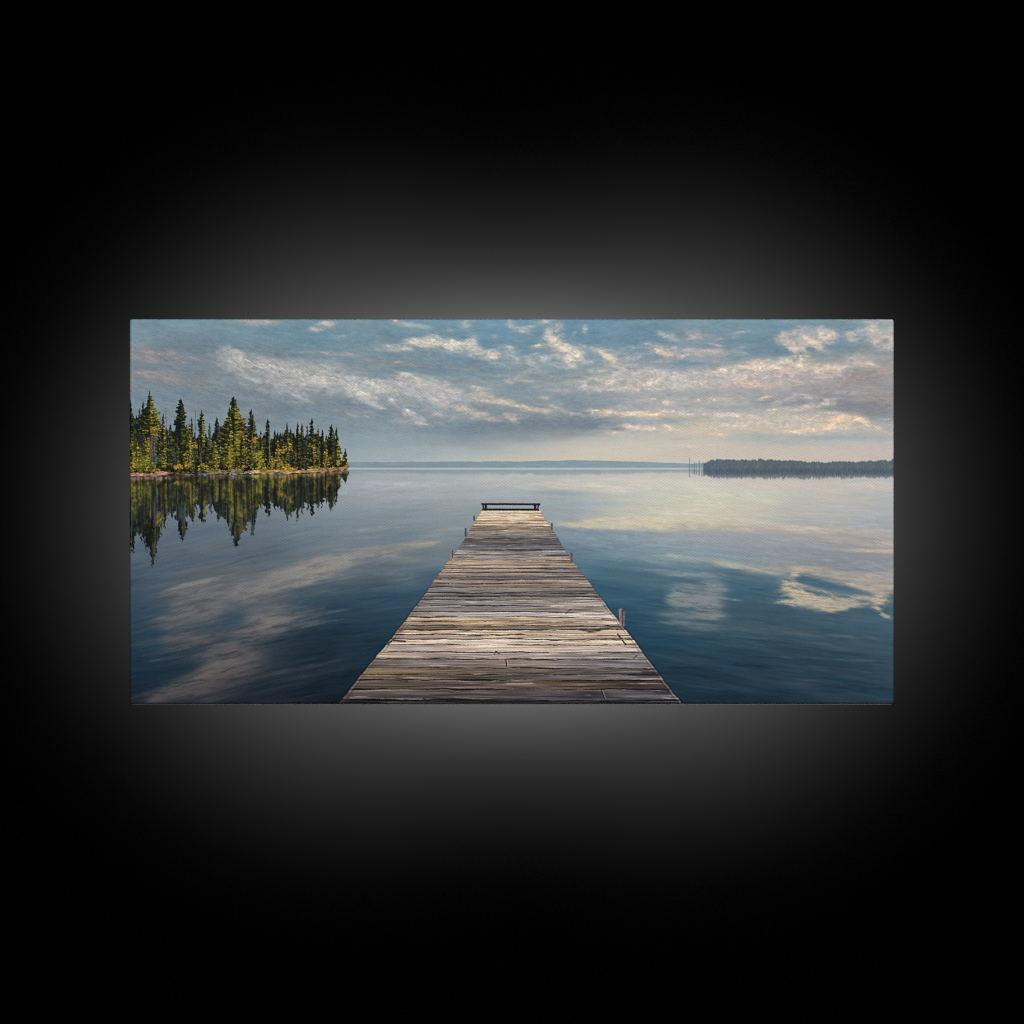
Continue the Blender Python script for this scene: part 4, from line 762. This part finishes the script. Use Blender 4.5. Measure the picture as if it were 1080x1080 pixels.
# mooring posts
POST_LABEL = {}


def post(x, y0, y1, w, col, dark, lean=0.0, label=None):
    lid = new_part('mooring_post', PIER_ID, label)
    quad(img, LAB, [(x - w / 2 + lean, y0), (x + w / 2 + lean, y0 + w * .2), (x + w / 2, y1), (x - w / 2, y1 - .3)], col, .97, .3, lid, .12)
    quad(img, LAB, [(x + w * .12 + lean, y0 + w * .2), (x + w / 2 + lean, y0 + w * .2), (x + w / 2, y1), (x + w * .12, y1)], dark, .8, .3, None, .1)


post(500, 543.8, 549.4, 1.7, (64, 78, 88), (40, 50, 58)); post(491, 556.8, 566.0, 1.8, (74, 74, 76), (44, 43, 44))
post(476.3, 579.8, 591, 2.7, (132, 120, 112), (58, 52, 50), label='printed mooring post with a pale curved foot'); stroke_line([(476.8, 589), (478.6, 591.3), (481, 591.8)], 1.4, (164, 150, 136), .9)
post(582, 551.6, 558.4, 1.7, (80, 80, 82), (48, 46, 48)); post(602.3, 582.4, 592.8, 2.6, (110, 100, 94), (52, 46, 44))
lid = new_part('mooring_post', PIER_ID, 'printed double mooring post, nearest on the right edge of the pier')
quad(img, LAB, [(652.8, 642.8), (655.2, 641.4), (656.6, 643), (656.2, 661), (653.3, 659.5)], (136, 124, 122), .97, .3, lid, .16)
quad(img, LAB, [(656.4, 645.5), (659.0, 645), (658.7, 660.5), (656.2, 661)], (110, 98, 96), .97, .3, lid, .14)
quad(img, LAB, [(655.4, 643), (656.8, 643.4), (656.6, 660), (655.8, 660)], (44, 38, 40), .85, .3)
quad(img, LAB, [(658.8, 645.2), (660.4, 644.6), (660.0, 647)], (90, 82, 80), .9, .3)

# the bench that closes the far end of the pier
B = (24, 23, 26)
for pts in ([(507.2, 530.6), (570.2, 530.8), (569.6, 532.9), (508.2, 532.7)], [(509.2, 536.3), (567.6, 536.5), (569.4, 538.9), (507.6, 538.7)],
            [(508.8, 532.4), (510.4, 532.4), (511.0, 537.4), (509.2, 537.6)], [(511.2, 532.4), (513.8, 532.4), (513.4, 537.2), (511.4, 537.2)],
            [(563.0, 532.5), (565.8, 532.5), (565.4, 537.2), (563.2, 537.2)], [(567.0, 532.6), (568.8, 532.6), (567.6, 537.4), (566.2, 537.4)]):
    quad(img, LAB, pts, B, .96, .35, BENCH_ID)
stroke_line([(512, 530.9), (566, 531.0)], .45, (60, 60, 64), .7)
stroke_line([(509, 539.3), (568.6, 539.5)], .8, (206, 186, 160), .8)



def soft(a, r):
    for ax in (0, 1):
        c = np.cumsum(np.pad(a, [(r + 1, r) if k == ax else (0, 0) for k in range(3)], mode='edge'), axis=ax, dtype=np.float64)
        n = a.shape[ax]
        a = ((np.take(c, np.arange(2 * r + 1, 2 * r + 1 + n), ax) - np.take(c, np.arange(n), ax)) / (2 * r + 1)).astype(np.float32)
    return a


# crisp printing: fine detail a little stronger than brushed
img = img + (img - soft(soft(img, 2), 2)) * (.32 - .22 * (LAB == LAKE_ID) - .1 * (LAB == SKY_ID))[..., None]
img = np.clip(img * 1.03, 0.012, 0.95).astype(np.float32)
LINEAR = np.where(img <= .04045, img / 12.92, ((img + .055) / 1.055) ** 2.4).astype(np.float32)

# ---------------------------------------------------------------- the place: canvas, wall, lamps, camera
print('build: meshes')
M = 1.22 / (U1 - U0)                       # metres per picture unit: the canvas is 1.22 m wide
UC, VC = 540.0, 540.0                      # the point the camera faces
sc = bpy.context.scene
col = sc.collection
DEPTH = 0.036                              # thickness of the wrapped stretcher
ROUND = 2.6 * M                            # soft turned edge of the cloth
CORNER = 2.6                               # rounded corner, in units


def material(name):
    m = bpy.data.materials.new(name); m.use_nodes = True
    return m, m.node_tree.nodes, m.node_tree.links, m.node_tree.nodes['Principled BSDF']


# printed cloth: pigment from the painted colours, relief from a woven two-way thread pattern
cloth, N, L, bs = material('printed_cloth')
at = N.new('ShaderNodeAttribute'); at.attribute_name = 'pigment'
L.new(at.outputs['Color'], bs.inputs['Base Color'])
bs.inputs['Roughness'].default_value = 0.8
bs.inputs['Specular IOR Level'].default_value = 0.12
tc = N.new('ShaderNodeTexCoord'); sep = N.new('ShaderNodeSeparateXYZ')
L.new(tc.outputs['Object'], sep.inputs[0])


def mth(op, a, b=None):
    n = N.new('ShaderNodeMath'); n.operation = op
    for k, v in enumerate((a, b)):
        if v is None:
            continue
        if isinstance(v, (int, float)):
            n.inputs[k].default_value = v
        else:
            L.new(v, n.inputs[k])
    return n.outputs[0]


wob = N.new('ShaderNodeTexNoise'); wob.inputs['Scale'].default_value = 55.0; wob.inputs['Detail'].default_value = 2.0
L.new(tc.outputs['Object'], wob.inputs['Vector'])
shift = mth('MULTIPLY', mth('SUBTRACT', wob.outputs[0], .5), 3.2)
warp = mth('COSINE', mth('ADD', mth('MULTIPLY', sep.outputs['X'], 2 * math.pi / (4.2 * M)), shift))
weft = mth('COSINE', mth('ADD', mth('MULTIPLY', sep.outputs['Z'], 2 * math.pi / (3.1 * M)), shift))
thread = mth('MULTIPLY', warp, weft)
# the weave is pulled flat where the cloth turns over the rim
HX = (U1 - U0) / 2 * M; HZ = (V1 - V0) / 2 * M
ex = mth('SUBTRACT', HX, mth('ABSOLUTE', mth('SUBTRACT', sep.outputs['X'], ((U0 + U1) / 2 - UC) * M)))
ez = mth('SUBTRACT', HZ, mth('ABSOLUTE', mth('ADD', sep.outputs['Z'], ((V0 + V1) / 2 - VC) * M)))
flat = N.new('ShaderNodeMapRange'); flat.inputs['From Min'].default_value = .0035; flat.inputs['From Max'].default_value = .012
L.new(mth('MINIMUM', ex, ez), flat.inputs['Value'])
thread = mth('MULTIPLY', thread, flat.outputs[0])
fib = N.new('ShaderNodeTexNoise'); fib.inputs['Scale'].default_value = 260.0; fib.inputs['Detail'].default_value = 2.0
L.new(tc.outputs['Object'], fib.inputs['Vector'])
height = mth('ADD', mth('MULTIPLY', thread, WEAVE), mth('MULTIPLY', fib.outputs[0], .0007))
bump = N.new('ShaderNodeBump'); bump.inputs['Strength'].default_value = 1.0; bump.inputs['Distance'].default_value = 1.0
L.new(height, bump.inputs['Height']); L.new(bump.outputs['Normal'], bs.inputs['Normal'])

# black felt wall
felt, N, L, bs = material('black_felt')
no = N.new('ShaderNodeTexNoise'); no.inputs['Scale'].default_value = 900.0; no.inputs['Detail'].default_value = 3.0
rp = N.new('ShaderNodeValToRGB'); rp.color_ramp.elements[0].color = (WALL * .99,) * 3 + (1,); rp.color_ramp.elements[1].color = (WALL * 1.01,) * 3 + (1,)
L.new(no.outputs[0], rp.inputs[0]); L.new(rp.outputs[0], bs.inputs['Base Color'])
bs.inputs['Roughness'].default_value = 1.0; bs.inputs['Specular IOR Level'].default_value = 0.0

# grey for the added strip that imitates a lit lower edge; stretcher wood
strip_grey, N, L, bs = material('edge_strip_grey')
no = N.new('ShaderNodeTexNoise'); no.inputs['Scale'].default_value = 400.0
rp = N.new('ShaderNodeValToRGB'); rp.color_ramp.elements[0].color = (.10, .10, .10, 1); rp.color_ramp.elements[1].color = (.15, .15, .15, 1)
L.new(no.outputs[0], rp.inputs[0]); L.new(rp.outputs[0], bs.inputs['Base Color']); bs.inputs['Roughness'].default_value = .9
wood, N, L, bs = material('pine_wood')
wv = N.new('ShaderNodeTexNoise'); wv.inputs['Scale'].default_value = 30.0; wv.inputs['Detail'].default_value = 5.0
rp = N.new('ShaderNodeValToRGB'); rp.color_ramp.elements[0].color = (.36, .25, .14, 1); rp.color_ramp.elements[1].color = (.48, .35, .21, 1)
L.new(wv.outputs[0], rp.inputs[0]); L.new(rp.outputs[0], bs.inputs['Base Color']); bs.inputs['Roughness'].default_value = .7

# positions of the whole front sheet, its rim turned back over the stretcher
PX = X.astype(np.float64).copy(); PV = Y.astype(np.float64).copy()
for cx, sx in ((U0 + CORNER, -1), (U1 - CORNER, 1)):
    for cy, sy_ in ((V0 + CORNER, -1), (V1 - CORNER, 1)):
        dx = (PX - cx) * sx; dy = (PV - cy) * sy_
        q_ = (dx > 0) & (dy > 0)
        ch = np.maximum(dx, dy); rr = np.hypot(dx, dy)
        f_ = np.where(q_ & (rr > 1e-6), ch / np.maximum(rr, 1e-6), 1.0)
        PX = np.where(q_, cx + sx * dx * f_, PX); PV = np.where(q_, cy + sy_ * dy * f_, PV)
dedge = np.minimum(np.minimum(X - U0, U1 - X), np.minimum(Y - V0, V1 - Y)).astype(np.float64) * M
back = np.where(dedge < ROUND, ROUND - np.sqrt(np.maximum(ROUND ** 2 - (ROUND - np.minimum(dedge, ROUND)) ** 2, 0)), 0.0)
WX = (PX - UC) * M; WZ = -(PV - VC) * M
COORD = np.stack([WX, back, WZ], -1).reshape(-1, 3).astype(np.float32)
PIG = np.concatenate([LINEAR, np.ones((NH, NW, 1), np.float32)], -1).reshape(-1, 4)


def sheet(name, verts, faces, pig, mat, parent, smooth=True):
    me = bpy.data.meshes.new(name)
    nf = len(faces)
    me.vertices.add(len(verts)); me.vertices.foreach_set('co', np.ascontiguousarray(verts, np.float32).ravel())
    me.loops.add(nf * 4); me.loops.foreach_set('vertex_index', np.ascontiguousarray(faces, np.int32).ravel())
    me.polygons.add(nf); me.polygons.foreach_set('loop_start', np.arange(0, nf * 4, 4, dtype=np.int32))
    me.update(calc_edges=True)
    if smooth:
        me.polygons.foreach_set('use_smooth', np.ones(nf, bool))
    if pig is not None:
        a_ = me.color_attributes.new('pigment', 'FLOAT_COLOR', 'POINT')
        a_.data.foreach_set('color', np.ascontiguousarray(pig, np.float32).ravel())
    me.materials.append(mat)
    o = bpy.data.objects.new(name, me); col.objects.link(o); o.parent = parent
    return o


base_z = -(V1 - VC) * M
root = bpy.data.objects.new('canvas_print', None); col.objects.link(root)
root.location = (0, 0, 0); root.empty_display_size = .1
root['label'] = 'wide canvas print of a wooden pier on a calm lake, against a black wall'
root['category'] = 'canvas print'

jj, ii = np.meshgrid(np.arange(NW - 1), np.arange(NH - 1))
v00 = (ii * NW + jj).ravel()
QUADS = np.stack([v00, v00 + NW, v00 + NW + 1, v00 + 1], -1).astype(np.int32)
BASE = {SKY_ID: ('painted_sky', None), LAKE_ID: ('painted_lake', None), SHORE_ID: ('painted_far_shore', None), ISLAND_ID: ('painted_island', None),
        FOREST_ID: ('painted_grove', None), PIER_ID: ('painted_pier', None), BENCH_ID: ('bench', PIER_ID)}


def tidy(k, home):
    # specks of a tree that its neighbours cut off belong to the mass behind it
    r, c = np.nonzero(QL2 == k)
    left = set(zip(r.tolist(), c.tolist())); best = []
    while left:
        seed_ = left.pop(); comp = [seed_]; todo = [seed_]
        while todo:
            y, x = todo.pop()
            for p in ((y + 1, x), (y - 1, x), (y, x + 1), (y, x - 1)):
                if p in left:
                    left.remove(p); comp.append(p); todo.append(p)
        if len(comp) > len(best):
            best, comp = comp, best
        for y, x in comp:
            QL2[y, x] = home


QL2 = LAB[:-1, :-1].copy()
for k, (nm, home, lb) in PARTS.items():
    tidy(k, home)
QL = QL2.ravel()
made = {}
order = list(BASE) + sorted(PARTS)
remap = np.full(NW * NH, -1, np.int64)
for k in order:
    f_ = QUADS[QL == k]
    if len(f_) < 24 and k not in BASE:
        # a motif almost hidden by its neighbours stays with the grove or island behind it
        parent_id = PARTS[k][1]
        if len(f_):
            QL[QL == k] = parent_id
for k in order:
    f_ = QUADS[QL == k]
    if not len(f_):
        continue
    nm, par, lb = (BASE[k] + (None,)) if k in BASE else PARTS[k]
    used = np.unique(f_)
    remap[used] = np.arange(len(used))
    o = sheet(nm, COORD[used], remap[f_], PIG[used], cloth, made.get(par, root))
    if lb:
        o['label'] = lb
    made[k] = o

# the cloth wraps round the sides: the rim colours run on over the edge
ring = np.concatenate([np.arange(NW), np.arange(1, NH) * NW + NW - 1, (NH - 1) * NW + np.arange(NW - 2, -1, -1), np.arange(NH - 2, 0, -1) * NW])
fr = COORD[ring]; bk = fr.copy(); bk[:, 1] = DEPTH
n_ = len(ring); a_ = np.arange(n_); b_ = (a_ + 1) % n_
sheet('wrapped_edge', np.concatenate([fr, bk]), np.stack([a_, b_, b_ + n_, a_ + n_], -1), np.concatenate([PIG[ring], PIG[ring]]), cloth, root)


def box(name, x0, x1, y0, y1, z0, z1, mat, parent):
    v = [(x, y, z) for x in (x0, x1) for y in (y0, y1) for z in (z0, z1)]
    f = [(0, 1, 3, 2), (4, 6, 7, 5), (0, 4, 5, 1), (2, 3, 7, 6), (0, 2, 6, 4), (1, 5, 7, 3)]
    return sheet(name, np.array(v), np.array(f), None, mat, parent, smooth=False)


xl_, xr_, zt_, zb_ = (U0 - UC) * M, (U1 - UC) * M, -(V0 - VC) * M, -(V1 - VC) * M
t_ = .004
for (x0, x1, z0, z1) in ((xl_ + t_, xr_ - t_, zt_ - .04, zt_ - t_), (xl_ + t_, xr_ - t_, zb_ + t_, zb_ + .04), (xl_ + t_, xl_ + .04, zb_ + .041, zt_ - .041), (xr_ - .04, xr_ - t_, zb_ + .041, zt_ - .041)):
    box('stretcher_bar', x0, x1, .012, DEPTH - .001, z0, z1, wood, root)
# added grey strip, stands in for the canvas's lower edge catching light
box('lit_edge_strip', xl_ + .004, xr_ - .004, ROUND + .0006, DEPTH - .004, zb_ - EDGE_STRIP, zb_ + .0005, strip_grey, root)

# wall behind
GAP = 0.06; H = 0.3902
wy_ = GAP + H
w = sheet('wall', np.array([(-6, wy_, -4), (6, wy_, -4), (6, wy_, 4), (-6, wy_, 4)]), np.array([(0, 1, 2, 3)]), None, felt, None, smooth=False)
w['kind'] = 'structure'


def spot(name, loc, target, watts, half, blend, size, colour=(1, 1, 1)):
    l = bpy.data.lights.new(name, 'SPOT'); l.energy = watts; l.spot_size = 2 * half; l.spot_blend = blend; l.shadow_soft_size = size; l.color = colour
    o = bpy.data.objects.new(name, l); col.objects.link(o); o.location = loc
    d = [target[k] - loc[k] for k in range(3)]
    import mathutils
    o.rotation_euler = mathutils.Vector(d).to_track_quat('-Z', 'Y').to_euler()
    return o


# three lamps fixed behind the canvas throw the halo on the wall
for x_, k_, c_ in ((0, 1.0, .6098), (-.2635, .7493, .4355), (.2635, .7493, .4355)):
    spot('halo_lamp', (x_, GAP, 0), (x_, 5, 0), HALO * k_, math.acos(c_), 1.0, .01)
# one picture light in front, high and a little to the right
spot('picture_light', (.9, -5.0, 1.25), (.0, 0, 0), FRONT, math.radians(12.5), .5, .12, (1.0, .985, .96))

world = bpy.data.worlds.new('World'); sc.world = world; world.use_nodes = True
world.node_tree.nodes['Background'].inputs[0].default_value = (0, 0, 0, 1); world.node_tree.nodes['Background'].inputs[1].default_value = 0.0

cam = bpy.data.cameras.new('camera'); co = bpy.data.objects.new('camera', cam); col.objects.link(co)
DIST = 4.0
co.location = (0, -DIST, 0); co.rotation_euler = (math.pi / 2, 0, 0)
cam.sensor_width = 36; cam.lens = 36 * DIST / (1080 * M); cam.clip_end = 100; cam.clip_start = .05
sc.camera = co
sc.render.engine = 'CYCLES'
sc.cycles.use_denoising = False
sc.cycles.max_bounces = 3
sc.cycles.use_light_tree = False
sc.cycles.filter_width = 1.2
sc.view_settings.view_transform = 'Standard'; sc.view_settings.look = 'None'; sc.view_settings.exposure = 0; sc.view_settings.gamma = 1
sc.view_settings.use_curve_mapping = False
sc.render.resolution_x = sc.render.resolution_y = 1024
print('done')
